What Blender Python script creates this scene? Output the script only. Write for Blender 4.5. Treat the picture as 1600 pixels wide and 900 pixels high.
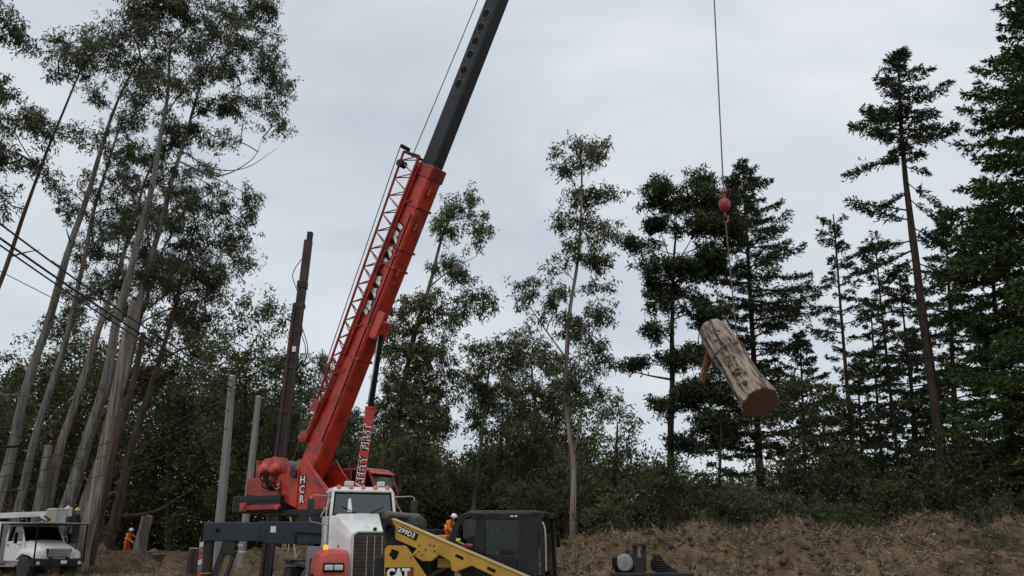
import bpy, bmesh, math, random
import numpy as np
from mathutils import Vector, Matrix, noise as mnoise
for o in list(bpy.data.objects): bpy.data.objects.remove(o)
SC = bpy.context.scene
COL = SC.collection
R = math.radians
random.seed(7); RNG = np.random.default_rng(7)

# ------------------------------------------------------------------ camera
FPX, CAMH, HOR = 1450.0, 1.6, 855.0
PITCH = math.atan((HOR-450)/FPX)
cam = bpy.data.cameras.new('camera'); cam.sensor_width = 36; cam.lens = 36*FPX/1600
cam.clip_start = 0.1; cam.clip_end = 6000
co = bpy.data.objects.new('camera', cam); COL.objects.link(co)
co.location = (0, 0, CAMH); co.rotation_euler = (math.pi/2+PITCH, 0, 0)
SC.camera = co
SP, CP = math.sin(PITCH), math.cos(PITCH)
def at(px, py, Y):
    """point of the place at ground distance Y that the photograph shows at pixel px, py"""
    u = (px-800)/FPX; v = (450-py)/FPX
    z = Y/(CP-v*SP)
    return Vector((z*u, Y, CAMH+z*(SP+v*CP)))
def ppm(py, Y):
    v = (450-py)/FPX
    return FPX/(Y/(CP-v*SP))

# ------------------------------------------------------------------ world, sun, exposure
SUN_EL, SUN_AZ = 58, 205      # degrees; azimuth clockwise from +Y: behind the camera, a little left
W = bpy.data.worlds.new('World'); SC.world = W; W.use_nodes = True
nt = W.node_tree; nt.nodes.clear()
wo = nt.nodes.new('ShaderNodeOutputWorld'); wb = nt.nodes.new('ShaderNodeBackground')
sky = nt.nodes.new('ShaderNodeTexSky'); sky.sky_type = 'NISHITA'; sky.sun_disc = False
sky.sun_elevation = R(SUN_EL); sky.sun_rotation = R(SUN_AZ)
sc_ = nt.nodes.new('ShaderNodeVectorMath'); sc_.operation = 'SCALE'; sc_.inputs['Scale'].default_value = 0.09
nt.links.new(sky.outputs[0], sc_.inputs[0])
tc = nt.nodes.new('ShaderNodeTexCoord'); mp = nt.nodes.new('ShaderNodeMapping')
mp.inputs['Scale'].default_value = (1.7, 1.7, 4.0); mp.inputs['Location'].default_value = (0.35, 0.2, 0.1)
nt.links.new(tc.outputs['Generated'], mp.inputs[0])
nz = nt.nodes.new('ShaderNodeTexNoise'); nz.inputs['Scale'].default_value = 1.5; nz.inputs['Detail'].default_value = 6
nz.inputs['Roughness'].default_value = 0.5; nz.inputs['Distortion'].default_value = 0.4
nt.links.new(mp.outputs[0], nz.inputs['Vector'])
rp = nt.nodes.new('ShaderNodeValToRGB')
rp.color_ramp.elements[0].position = 0.3; rp.color_ramp.elements[0].color = (0.56, 0.625, 0.69, 1)
rp.color_ramp.elements[1].position = 0.72; rp.color_ramp.elements[1].color = (0.84, 0.88, 0.92, 1)
nt.links.new(nz.outputs[0], rp.inputs[0])
mx = nt.nodes.new('ShaderNodeMix'); mx.data_type = 'RGBA'; mx.inputs['Factor'].default_value = 0.92
nt.links.new(sc_.outputs[0], mx.inputs['A']); nt.links.new(rp.outputs[0], mx.inputs['B'])
nt.links.new(mx.outputs['Result'], wb.inputs['Color']); wb.inputs['Strength'].default_value = 1.0
nt.links.new(wb.outputs[0], wo.inputs[0])
sl = bpy.data.lights.new('sun', 'SUN'); sl.energy = 0.9; sl.angle = R(25); sl.color = (1, 0.97, 0.93)
so = bpy.data.objects.new('sun', sl); COL.objects.link(so)
sd = Vector((math.sin(R(SUN_AZ))*math.cos(R(SUN_EL)), math.cos(R(SUN_AZ))*math.cos(R(SUN_EL)), math.sin(R(SUN_EL))))
so.rotation_euler = (-sd).to_track_quat('-Z', 'Y').to_euler(); so.location = (0, 0, 60)
vs = SC.view_settings; vs.view_transform = 'Standard'; vs.look = 'None'; vs.exposure = 0.0; vs.gamma = 1
vs.use_curve_mapping = False
SC.render.engine = 'CYCLES'
SC.cycles.max_bounces = 6; SC.cycles.diffuse_bounces = 3; SC.cycles.glossy_bounces = 3
SC.cycles.transmission_bounces = 3; SC.cycles.transparent_max_bounces = 6
SC.cycles.use_denoising = True
SC.cycles.caustics_reflective = False; SC.cycles.caustics_refractive = False

# ------------------------------------------------------------------ materials
MATS = {}
def mat(name, c1, c2=None, rough=0.6, scale=4.0, stretch=(1,1,1), bump=0.0, bscale=None, metal=0.0, detail=5, lo=0.35, hi=0.65,
        dirt=None, dscale=2.0, dlo=0.5, dhi=0.75, spec=0.5, leaf=0.0, island=0.0, emit=None, coat=0.0, rr=0.0, rings=None):
    if name in MATS: return MATS[name]
    m = bpy.data.materials.new(name); m.use_nodes = True; n = m.node_tree.nodes; l = m.node_tree.links
    b = n['Principled BSDF']; out = n['Material Output']
    t = n.new('ShaderNodeTexCoord'); mpn = n.new('ShaderNodeMapping'); mpn.inputs['Scale'].default_value = stretch
    l.new(t.outputs['Object'], mpn.inputs[0])
    ns = n.new('ShaderNodeTexNoise'); ns.inputs['Scale'].default_value = scale; ns.inputs['Detail'].default_value = detail
    ns.inputs['Roughness'].default_value = 0.62
    l.new(mpn.outputs[0], ns.inputs['Vector'])
    col = None
    r = n.new('ShaderNodeValToRGB'); e = r.color_ramp.elements
    e[0].position = lo; e[1].position = hi
    e[0].color = (*c1, 1); e[1].color = (*(c2 or [min(1, k*1.18) for k in c1]), 1)
    l.new(ns.outputs[0], r.inputs[0]); col = r.outputs[0]
    if dirt:
        dn = n.new('ShaderNodeTexNoise'); dn.inputs['Scale'].default_value = dscale; dn.inputs['Detail'].default_value = 8
        dn.inputs['Roughness'].default_value = 0.7
        l.new(t.outputs['Object'], dn.inputs['Vector'])
        dr = n.new('ShaderNodeMapRange'); dr.inputs[1].default_value = dlo; dr.inputs[2].default_value = dhi
        l.new(dn.outputs[0], dr.inputs[0])
        dm = n.new('ShaderNodeMix'); dm.data_type = 'RGBA'; l.new(dr.outputs[0], dm.inputs['Factor'])
        l.new(col, dm.inputs['A']); dm.inputs['B'].default_value = (*dirt, 1); col = dm.outputs['Result']
    if rings:
        wv = n.new('ShaderNodeTexWave'); wv.wave_type = 'RINGS'; wv.rings_direction = 'Z'; wv.inputs['Scale'].default_value = 9; wv.inputs['Distortion'].default_value = 3.5
        wv.inputs['Detail'].default_value = 3; l.new(t.outputs['Object'], wv.inputs['Vector'])
        rm = n.new('ShaderNodeMix'); rm.data_type = 'RGBA'; rv = n.new('ShaderNodeMath'); rv.operation = 'MULTIPLY'; rv.inputs[1].default_value = 0.8
        l.new(wv.outputs[1], rv.inputs[0]); l.new(rv.outputs[0], rm.inputs['Factor']); l.new(col, rm.inputs['A']); rm.inputs['B'].default_value = (*rings, 1); col = rm.outputs['Result']
    if island:
        g = n.new('ShaderNodeNewGeometry'); mr = n.new('ShaderNodeMapRange')
        mr.inputs[3].default_value = 1-island; mr.inputs[4].default_value = 1+island
        l.new(g.outputs['Random Per Island'], mr.inputs[0])
        vm = n.new('ShaderNodeVectorMath'); vm.operation = 'SCALE'
        l.new(col, vm.inputs[0]); l.new(mr.outputs[0], vm.inputs['Scale']); col = vm.outputs[0]
    l.new(col, b.inputs['Base Color'])
    b.inputs['Roughness'].default_value = rough; b.inputs['Metallic'].default_value = metal
    b.inputs['Specular IOR Level'].default_value = spec
    if coat: b.inputs['Coat Weight'].default_value = coat; b.inputs['Coat Roughness'].default_value = 0.12
    if rr:
        ra = n.new('ShaderNodeMapRange'); ra.inputs[3].default_value = rough-rr; ra.inputs[4].default_value = rough+rr
        l.new(ns.outputs[0], ra.inputs[0]); l.new(ra.outputs[0], b.inputs['Roughness'])
    if bump:
        bn = n.new('ShaderNodeTexNoise'); bn.inputs['Scale'].default_value = bscale or scale*2; bn.inputs['Detail'].default_value = 6
        bn.inputs['Roughness'].default_value = 0.65
        l.new(mpn.outputs[0], bn.inputs['Vector'])
        bp = n.new('ShaderNodeBump'); bp.inputs['Strength'].default_value = min(1, bump); bp.inputs['Distance'].default_value = 0.05*max(1, bump)
        l.new(bn.outputs[0], bp.inputs['Height']); l.new(bp.outputs[0], b.inputs['Normal'])
    if emit:
        b.inputs['Emission Color'].default_value = (*emit[:3], 1); b.inputs['Emission Strength'].default_value = emit[3]
    if leaf:
        tr = n.new('ShaderNodeBsdfTranslucent'); l.new(col, tr.inputs[0])
        ms = n.new('ShaderNodeMixShader'); ms.inputs[0].default_value = leaf
        l.new(b.outputs[0], ms.inputs[1]); l.new(tr.outputs[0], ms.inputs[2]); l.new(ms.outputs[0], out.inputs[0])
    MATS[name] = m
    return m
def glass(name, tint, gl=1.0, ior=1.6):
    m = bpy.data.materials.new(name); m.use_nodes = True; n = m.node_tree.nodes; l = m.node_tree.links
    n.remove(n['Principled BSDF']); out = n['Material Output']
    t = n.new('ShaderNodeBsdfTransparent'); t.inputs[0].default_value = (*tint, 1)
    g = n.new('ShaderNodeBsdfGlossy'); g.inputs['Roughness'].default_value = 0.04; g.inputs[0].default_value = (gl, gl, gl, 1)
    f = n.new('ShaderNodeFresnel'); f.inputs[0].default_value = ior
    ms = n.new('ShaderNodeMixShader'); l.new(f.outputs[0], ms.inputs[0]); l.new(t.outputs[0], ms.inputs[1]); l.new(g.outputs[0], ms.inputs[2])
    l.new(ms.outputs[0], out.inputs[0]); MATS[name] = m
    return m
BROWN = (0.13, 0.10, 0.07)
mat('dirt', (0.06, 0.04, 0.025), (0.19, 0.132, 0.083), rough=0.95, scale=1.6, bump=1.0, bscale=9, detail=9, spec=0.1, dirt=(0.20, 0.145, 0.09), dscale=0.6, dlo=0.5, dhi=0.72)
mat('straw', (0.16, 0.112, 0.068), (0.33, 0.25, 0.155), rough=0.9, scale=0.8, island=0.5, spec=0.1)
mat('clod', (0.06, 0.042, 0.027), (0.15, 0.105, 0.068), rough=0.95, scale=3, island=0.3, spec=0.1)
mat('chip', (0.24, 0.16, 0.095), (0.4, 0.29, 0.18), rough=0.9, scale=3, island=0.35, spec=0.1)
mat('red', (0.46, 0.028, 0.01), (0.54, 0.04, 0.014), rough=0.42, scale=2, coat=0.2, dirt=(0.15, 0.020, 0.013), dscale=2.6, dlo=0.47, dhi=0.68, bump=0.06, bscale=3, rr=0.12)
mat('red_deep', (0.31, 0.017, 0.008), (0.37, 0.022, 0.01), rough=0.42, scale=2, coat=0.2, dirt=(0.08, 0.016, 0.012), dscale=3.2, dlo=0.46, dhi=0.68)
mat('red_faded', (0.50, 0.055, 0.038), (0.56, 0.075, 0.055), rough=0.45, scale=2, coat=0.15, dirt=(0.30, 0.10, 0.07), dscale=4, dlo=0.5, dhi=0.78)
mat('black_boom', (0.026, 0.029, 0.035), (0.04, 0.043, 0.05), rough=0.5, scale=2.2, rr=0.18, dirt=(0.036, 0.032, 0.030), dscale=2.4, dlo=0.5, dhi=0.75, bump=0.05, bscale=3, spec=0.25)
mat('black', (0.006, 0.006, 0.007), (0.012, 0.012, 0.013), rough=0.55, scale=5)
mat('rubber', (0.02, 0.019, 0.018), (0.05, 0.045, 0.038), rough=0.9, scale=6, bump=0.3)
mat('navy', (0.014, 0.022, 0.036), (0.024, 0.034, 0.05), rough=0.5, scale=2, dirt=(0.05, 0.05, 0.05), dscale=3, dlo=0.55, dhi=0.8)
mat('dark_steel', (0.025, 0.025, 0.026), (0.05, 0.048, 0.047), rough=0.5, scale=4, metal=0.4)
mat('steel', (0.30, 0.30, 0.30), (0.42, 0.42, 0.41), rough=0.4, scale=5, metal=0.7)
mat('chrome', (0.6, 0.6, 0.6), (0.68, 0.68, 0.68), rough=0.15, scale=5, metal=1)
mat('grille_brown', (0.05, 0.035, 0.025), (0.09, 0.062, 0.045), rough=0.5, scale=6, metal=0.3)
mat('white_paint', (0.74, 0.74, 0.72), (0.80, 0.80, 0.79), rough=0.35, scale=1.5, coat=0.15, dirt=(0.46, 0.43, 0.38), dscale=3.5, dlo=0.5, dhi=0.82)
mat('white_worn', (0.55, 0.55, 0.53), (0.66, 0.66, 0.64), rough=0.5, scale=2.0, dirt=(0.40, 0.38, 0.34), dscale=3, dlo=0.5, dhi=0.75)
mat('tan_liner', (0.33, 0.28, 0.23), (0.40, 0.35, 0.29), rough=0.7, scale=3)
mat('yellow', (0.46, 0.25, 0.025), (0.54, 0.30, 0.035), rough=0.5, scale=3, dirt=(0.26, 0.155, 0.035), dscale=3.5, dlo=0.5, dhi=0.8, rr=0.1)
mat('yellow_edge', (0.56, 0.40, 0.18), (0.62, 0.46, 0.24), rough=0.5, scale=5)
mat('cab_dark', (0.009, 0.009, 0.01), (0.018, 0.017, 0.018), rough=0.6, scale=3, dirt=(0.045, 0.04, 0.036), dscale=2.5, dlo=0.5, dhi=0.85, spec=0.3)
mat('cab_roof', (0.06, 0.056, 0.052), (0.095, 0.088, 0.08), rough=0.8, scale=4)
mat('khaki_tube', (0.12, 0.105, 0.075), (0.17, 0.15, 0.11), rough=0.6, scale=6)
mat('seat', (0.03, 0.03, 0.032), rough=0.85)
mat('lamp_amber', (0.7, 0.16, 0.03), rough=0.3, emit=(1.0, 0.35, 0.05, 1.4))
mat('lens_orange', (0.62, 0.16, 0.07), rough=0.25)
mat('lens_red', (0.16, 0.016, 0.02), rough=0.3)
mat('lens_clear', (0.55, 0.56, 0.55), rough=0.15, spec=0.8)
mat('label_white', (0.72, 0.72, 0.70), (0.78, 0.78, 0.76), rough=0.5)
mat('label_black', (0.004, 0.004, 0.004), rough=0.7, spec=0.2)
mat('label_red', (0.22, 0.02, 0.02), rough=0.5)
mat('bark_grey', (0.075, 0.066, 0.058), (0.25, 0.23, 0.205), rough=0.9, scale=2.2, stretch=(2.5, 2.5, 0.22), bump=0.7, bscale=5, spec=0.15, dirt=(0.11, 0.068, 0.05), dscale=0.9, dlo=0.55, dhi=0.66)
mat('bark_peel', (0.085, 0.062, 0.048), (0.31, 0.27, 0.215), rough=0.9, scale=3.0, stretch=(3, 3, 0.12), bump=1.0, bscale=5, spec=0.15, lo=0.36, hi=0.62)
mat('bark_brown', (0.045, 0.032, 0.026), (0.12, 0.085, 0.067), rough=0.95, scale=2.5, stretch=(2.5, 2.5, 0.25), bump=1.0, bscale=6, spec=0.1)
mat('bark_dark', (0.035, 0.026, 0.021), (0.085, 0.065, 0.052), rough=0.95, scale=3, stretch=(3, 3, 0.5), bump=1.0, bscale=6, spec=0.1)
mat('bark_log', (0.05, 0.036, 0.027), (0.37, 0.305, 0.235), rough=0.92, scale=4.5, stretch=(2.6, 2.6, 0.3), bump=0.9, bscale=6, spec=0.1, lo=0.40, hi=0.56)
mat('bark_chunk', (0.10, 0.055, 0.03), (0.26, 0.15, 0.085), rough=0.95, scale=9, bump=0.8, spec=0.1)
mat('cut_red', (0.065, 0.03, 0.018), (0.13, 0.062, 0.036), rough=0.8, scale=9, bump=0.3, dirt=(0.07, 0.03, 0.02), dscale=4, dlo=0.5, dhi=0.7, rings=(0.19, 0.10, 0.055))
mat('cut_wood', (0.42, 0.28, 0.16), (0.55, 0.40, 0.25), rough=0.85, scale=7, bump=0.2)
mat('pole_wood', (0.19, 0.175, 0.16), (0.29, 0.27, 0.25), rough=0.9, scale=4, stretch=(4, 4, 0.15), bump=0.4, spec=0.15)
mat('post_green', (0.20, 0.20, 0.14), (0.27, 0.26, 0.19), rough=0.9, scale=4, stretch=(4, 4, 0.3), bump=0.3)
mat('rust', (0.034, 0.018, 0.014), (0.075, 0.036, 0.027), rough=0.75, scale=3, bump=0.3, dirt=(0.03, 0.022, 0.02), dscale=2, dlo=0.5, dhi=0.7)
mat('rust_dark', (0.014, 0.01, 0.01), (0.032, 0.02, 0.018), rough=0.7, scale=3, bump=0.3)
mat('leaf_euc', (0.04, 0.047, 0.021), (0.12, 0.13, 0.064), rough=0.55, scale=0.35, leaf=0.34, island=0.6, spec=0.35, lo=0.3, hi=0.7)
mat('leaf_euc2', (0.05, 0.06, 0.021), (0.15, 0.154, 0.062), rough=0.55, scale=0.35, leaf=0.34, island=0.6, spec=0.35, lo=0.3, hi=0.7)
mat('leaf_dark', (0.038, 0.049, 0.018), (0.12, 0.132, 0.049), rough=0.6, scale=0.3, leaf=0.34, island=0.6, spec=0.25, lo=0.3, hi=0.7)
mat('leaf_conifer', (0.02, 0.03, 0.013), (0.066, 0.084, 0.037), rough=0.6, scale=0.4, leaf=0.12, island=0.6, spec=0.25, lo=0.3, hi=0.7)
mat('leaf_conifer_green', (0.028, 0.052, 0.014), (0.1, 0.135, 0.04), rough=0.6, scale=0.4, leaf=0.15, island=0.6, spec=0.25, lo=0.3, hi=0.7)
mat('leaf_olive', (0.055, 0.066, 0.03), (0.115, 0.124, 0.062), rough=0.6, scale=0.5, leaf=0.34, island=0.4, spec=0.25, lo=0.3, hi=0.7)
mat('leaf_shrub', (0.04, 0.058, 0.017), (0.095, 0.115, 0.04), rough=0.6, scale=0.7, leaf=0.34, island=0.4, spec=0.25, lo=0.3, hi=0.7)
mat('hivis_orange', (0.75, 0.14, 0.02), (0.82, 0.19, 0.03), rough=0.8, scale=9)
mat('hivis_red', (0.62, 0.06, 0.03), (0.70, 0.09, 0.045), rough=0.8, scale=9)
mat('hivis_yellow', (0.60, 0.66, 0.06), rough=0.8)
mat('dark_cloth', (0.018, 0.02, 0.03), (0.03, 0.032, 0.042), rough=0.9)
mat('boot', (0.03, 0.024, 0.02), rough=0.8)
mat('skin', (0.42, 0.25, 0.18), rough=0.55)
mat('helmet_white', (0.75, 0.75, 0.73), rough=0.35)
mat('helmet_yellow', (0.72, 0.52, 0.10), rough=0.4)
mat('wire', (0.012, 0.012, 0.014), rough=0.6)
mat('cable_steel', (0.12, 0.12, 0.12), rough=0.5, metal=0.5)
mat('rope', (0.12, 0.085, 0.055), (0.18, 0.13, 0.085), rough=0.9, scale=20)
mat('hook_red', (0.26, 0.018, 0.016), (0.32, 0.026, 0.02), rough=0.4, scale=5, dirt=(0.18, 0.03, 0.03), dscale=6)
mat('stripe_red', (0.42, 0.04, 0.03), rough=0.6)
mat('stripe_white', (0.5, 0.5, 0.48), rough=0.6)
mat('grey_green', (0.11, 0.13, 0.13), (0.17, 0.19, 0.19), rough=0.6, scale=6)
mat('motor_grey', (0.22, 0.24, 0.25), (0.32, 0.34, 0.35), rough=0.5, scale=8, dirt=(0.12, 0.10, 0.08), dscale=7)
glass('glass_cab', (0.34, 0.38, 0.38), ior=1.9); glass('glass_clear', (0.75, 0.8, 0.8)); glass('glass_green', (0.66, 0.74, 0.64), ior=1.4)
M = MATS

# ------------------------------------------------------------------ mesh helpers
class MB:
    def __init__(s): s.v = []; s.f = []; s.mi = []; s.m = 0
    def add(s, vs, fs):
        k = len(s.v); s.v += [tuple(p) for p in vs]
        for f in fs: s.f.append([k+i for i in f]); s.mi.append(s.m)
        return s
    def box(s, c, d, rot=None):
        c = Vector(c); h = [x/2 for x in d]
        vs = [Vector((sx*h[0], sy*h[1], sz*h[2])) for sz in (-1, 1) for sy in (-1, 1) for sx in (-1, 1)]
        if rot is not None: vs = [rot @ p for p in vs]
        return s.add([c+p for p in vs], [(0, 2, 3, 1), (4, 5, 7, 6), (0, 1, 5, 4), (2, 6, 7, 3), (0, 4, 6, 2), (1, 3, 7, 5)])
    def bar(s, a, b, w, h=None, up=(0, 0, 1)):
        a = Vector(a); b = Vector(b); z = (b-a); L = z.length; z.normalize(); up = Vector(up)
        x = up.cross(z)
        if x.length < 1e-4: x = Vector((1, 0, 0)).cross(z)
        x.normalize(); y = z.cross(x)
        return s.box((a+b)/2, (w, h or w, L), Matrix((x, y, z)).transposed())
    def tube(s, pts, r, n=8, cap=True):
        pts = [Vector(p) for p in pts]; rs = r if hasattr(r, '__len__') else [r]*len(pts)
        ref = None; rings = []
        for i, p in enumerate(pts):
            t = (pts[min(i+1, len(pts)-1)]-pts[max(i-1, 0)])
            if t.length < 1e-9: t = Vector((0, 0, 1))
            t.normalize()
            if ref is None: ref = Vector((0, 1, 0)) if abs(t.y) < 0.9 else Vector((1, 0, 0))
            x = (ref-t*ref.dot(t))
            if x.length < 1e-5: x = t.orthogonal()
            x.normalize(); y = t.cross(x); ref = x
            rings.append([p+(x*math.cos(2*math.pi*k/n)+y*math.sin(2*math.pi*k/n))*rs[i] for k in range(n)])
        vs = [q for rg in rings for q in rg]; fs = []
        for i in range(len(rings)-1):
            for k in range(n):
                a, b = i*n+k, i*n+(k+1) % n
                fs.append((a, b, b+n, a+n))
        if cap: fs.append(tuple(range(n))[::-1]); fs.append(tuple(range((len(rings)-1)*n, len(rings)*n)))
        return s.add(vs, fs)
    def lathe(s, prof, o, ax=(0, 0, 1), n=20):
        o = Vector(o); z = Vector(ax).normalized(); x = z.orthogonal().normalized(); y = z.cross(x)
        vs = [o+z*h+(x*math.cos(2*math.pi*k/n)+y*math.sin(2*math.pi*k/n))*max(r, 1e-4) for r, h in prof for k in range(n)]
        fs = [(i*n+k, i*n+(k+1) % n, (i+1)*n+(k+1) % n, (i+1)*n+k) for i in range(len(prof)-1) for k in range(n)]
        fs.append(tuple(range(n))[::-1]); fs.append(tuple(range((len(prof)-1)*n, len(prof)*n)))
        return s.add(vs, fs)
    def prism(s, poly, vec):
        """poly: 3D points of one face, pushed along vec"""
        poly = [Vector(p) for p in poly]; vec = Vector(vec); n = len(poly)
        fs = [tuple(range(n))[::-1], tuple(range(n, 2*n))]+[(i, (i+1) % n, n+(i+1) % n, n+i) for i in range(n)]
        return s.add(poly+[p+vec for p in poly], fs)
    def loft(s, rings, cap=True):
        n = len(rings[0]); vs = [p for r in rings for p in r]
        fs = [(i*n+k, i*n+(k+1) % n, (i+1)*n+(k+1) % n, (i+1)*n+k) for i in range(len(rings)-1) for k in range(n)]
        if cap: fs.append(tuple(range(n))[::-1]); fs.append(tuple(range((len(rings)-1)*n, len(rings)*n)))
        return s.add(vs, fs)
    def build(s, name, mats, parent=None, bev=0.0, smooth=True, local=False, seg=2):
        me = bpy.data.meshes.new(name); me.from_pydata(s.v, [], s.f)
        if not isinstance(mats, (list, tuple)): mats = [mats]
        for m in mats: me.materials.append(M[m])
        if len(mats) > 1: me.polygons.foreach_set('material_index', s.mi)
        b = bmesh.new(); b.from_mesh(me); bmesh.ops.recalc_face_normals(b, faces=b.faces); b.to_mesh(me); b.free()
        if smooth:
            me.polygons.foreach_set('use_smooth', [True]*len(me.polygons)); me.set_sharp_from_angle(angle=R(38))
        o = bpy.data.objects.new(name, me); COL.objects.link(o)
        if parent is not None:
            o.parent = parent
            if not local: o.matrix_parent_inverse = world(parent).inverted()
        if bev:
            md = o.modifiers.new('edge', 'BEVEL'); md.width = bev; md.segments = seg; md.limit_method = 'ANGLE'; md.angle_limit = R(35)
            md.harden_normals = False
        return o
def world(o):
    m = o.matrix_basis.copy()
    while o.parent is not None:
        m = o.parent.matrix_basis @ o.matrix_parent_inverse @ m if False else (o.parent.matrix_basis @ (o.matrix_parent_inverse @ m)); o = o.parent
    return m
def tag(o, label, cat, group=None, kind=None):
    if label: o['label'] = label
    if cat: o['category'] = cat
    if group: o['group'] = group
    if kind: o['kind'] = kind
    return o
def thing(name, label, cat, loc=(0, 0, 0), rz=0, group=None):
    o = bpy.data.objects.new(name, None); COL.objects.link(o); o.location = loc; o.rotation_euler = (0, 0, rz)
    o.empty_display_size = 0.2
    o.matrix_basis = Matrix.Translation(loc) @ Matrix.Rotation(rz, 4, 'Z')
    return tag(o, label, cat, group)
def spline(pts, step):
    """Catmull-Rom through pts, resampled"""
    pts = [Vector(p) for p in pts]; out = []
    P = [pts[0]*2-pts[1]]+pts+[pts[-1]*2-pts[-2]]
    for i in range(1, len(P)-2):
        L = (P[i+1]-P[i]).length; n = max(1, int(L/step))
        for k in range(n):
            t = k/n
            out.append(0.5*((2*P[i])+(P[i+1]-P[i-1])*t+(2*P[i-1]-5*P[i]+4*P[i+1]-P[i+2])*t*t+(3*P[i]-P[i-1]-3*P[i+1]+P[i+2])*t**3))
    out.append(pts[-1]); return out
def smooth01(a, b, x):
    t = min(1, max(0, (x-a)/(b-a))); return t*t*(3-2*t)
def word_row(name, wordlist, size, mtx, material, parent, offset=0.0, gap=0.6, space=1.0, sx=1.0):
    """words side by side, one mesh each"""
    ms = []
    for wd in wordlist:
        o = text_mesh(name, wd, size, Matrix.Identity(4), material, parent, offset=offset, extrude=.001, space=space, sx=sx)
        xs_ = [v.co.x for v in o.data.vertices]; ms.append((o, min(xs_), max(xs_)))
    tot = sum(b-a for o, a, b in ms)+gap*size*(len(ms)-1); x = -tot/2
    for o, a, b in ms: o.data.transform(mtx @ Matrix.Translation((x-a, 0, 0))); x += b-a+gap*size
def text_mesh(name, body, size, mtx, material, parent, offset=0.0, extrude=0.004, space=1.0, sx=1.0):
    cu = bpy.data.curves.new(name, 'FONT'); cu.body = body; cu.size = size; cu.offset = offset; cu.extrude = extrude
    cu.align_x = 'CENTER'; cu.align_y = 'CENTER'; cu.space_character = space; cu.resolution_u = 3
    to = bpy.data.objects.new(name, cu); COL.objects.link(to)
    dg = bpy.context.evaluated_depsgraph_get(); me = bpy.data.meshes.new_from_object(to.evaluated_get(dg))
    bpy.data.objects.remove(to)
    me.transform(mtx @ Matrix.Diagonal((sx, 1, 1, 1))); me.materials.clear(); me.materials.append(M[material])
    o = bpy.data.objects.new(name, me); COL.objects.link(o); o.parent = parent
    o.matrix_parent_inverse = world(parent).inverted()
    return o
def frame_mtx(o, x, y):
    x = Vector(x).normalized(); z = x.cross(Vector(y)).normalized(); y = z.cross(x)
    m = Matrix((x, y, z)).transposed().to_4x4(); m.translation = Vector(o); return m
# ------------------------------------------------------------------ ground
CREST = [(-6, 0.0), (-1.5, 0.3), (0.4, 1.1), (1.2, 1.7), (2.0, 1.94), (2.6, 2.06), (4, 2.1), (5, 2.18), (7, 2.34), (8, 2.4), (10, 2.2), (11.6, 2.26),
         (12.3, 2.5), (12.8, 2.72), (13.4, 2.52), (14.4, 2.32), (16, 2.26), (22, 2.0), (30, 0.6), (40, 0)]
BUMPS = [(-2.9, 41, 1.18, 3.5, 3.0), (-22.3, 49.3, 1.1, 2.2, 2.8), (-8.7, 32, 0.75, 1.8, 1.6), (-7.0, 31.5, 0.80, 1.5, 1.5),
         (-10.5, 34, 0.30, 1.6, 1.5), (-5.8, 33, 0.5, 2, 2), (0.9, 27, 0.5, 1.4, 2.0)]
CX, CZ = [c[0] for c in CREST], [c[1]*(0.84 if c[0] < 11 else 0.86) for c in CREST]
def ground_np(x, y, fine=True):
    def sm(a, b, t):
        t = np.clip((t-a)/(b-a), 0, 1); return t*t*(3-2*t)
    h = 1.25*sm(32, 64, y)
    c = np.interp(x, CX, CZ)
    wob = 0.8*np.sin(x*0.7)+0.5*np.sin(x*1.9+1)
    m = c*sm(20+wob, 29.5+0.4*wob, y)*(1-sm(31.5, 39, y))
    for bx, by, a, rx, ry in BUMPS: h = h+a*np.exp(-((x-bx)/rx)**2-((y-by)/ry)**2)
    return np.maximum(h, m)
def rough_at(x, y, base):
    f = min(1.0, 0.25+base*0.6) if y < 62 else 0.25
    return f*(0.52*mnoise.fractal(Vector((x*0.6, y*0.6, 3.1)), 0.9, 2.0, 4)+0.30*mnoise.fractal(Vector((x*2.3, y*2.3, 9.7)), 0.8, 2.0, 3))
def ground_z(x, y):
    b = float(ground_np(np.array(x), np.array(y))); return b+rough_at(x, y, b)
xs = np.unique(np.concatenate([np.array([-3000, -1500, -700, -300, -150, -100, -70]), np.arange(-50, -24, 1.0), np.arange(-24, 0.5, 0.35), np.arange(0.5, 18.6, 0.14),
                               np.arange(19, 40, 0.8), np.array([50, 70, 100, 150, 300, 700, 1500, 3000])]))
ys = np.unique(np.concatenate([np.array([-300, -100, -40, -20, -10]), np.arange(-5, 18, 0.8), np.arange(18, 33, 0.14), np.arange(33, 52, 0.3), np.arange(52, 80, 1.0),
                               np.array([90, 110, 150, 250, 500, 1000, 2000, 4000])]))
XX, YY = np.meshgrid(xs, ys); ZZ = ground_np(XX, YY)
zz = ZZ.ravel().copy(); xf, yf = XX.ravel(), YY.ravel()
for i in range(len(zz)):
    if abs(xf[i]) < 60 and yf[i] < 90: zz[i] += rough_at(xf[i], yf[i], zz[i])
NXg, NYg = len(xs), len(ys)
idx = np.arange(NXg*NYg).reshape(NYg, NXg)
fc = np.stack([idx[:-1, :-1], idx[:-1, 1:], idx[1:, 1:], idx[1:, :-1]], -1).reshape(-1, 4)
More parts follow.
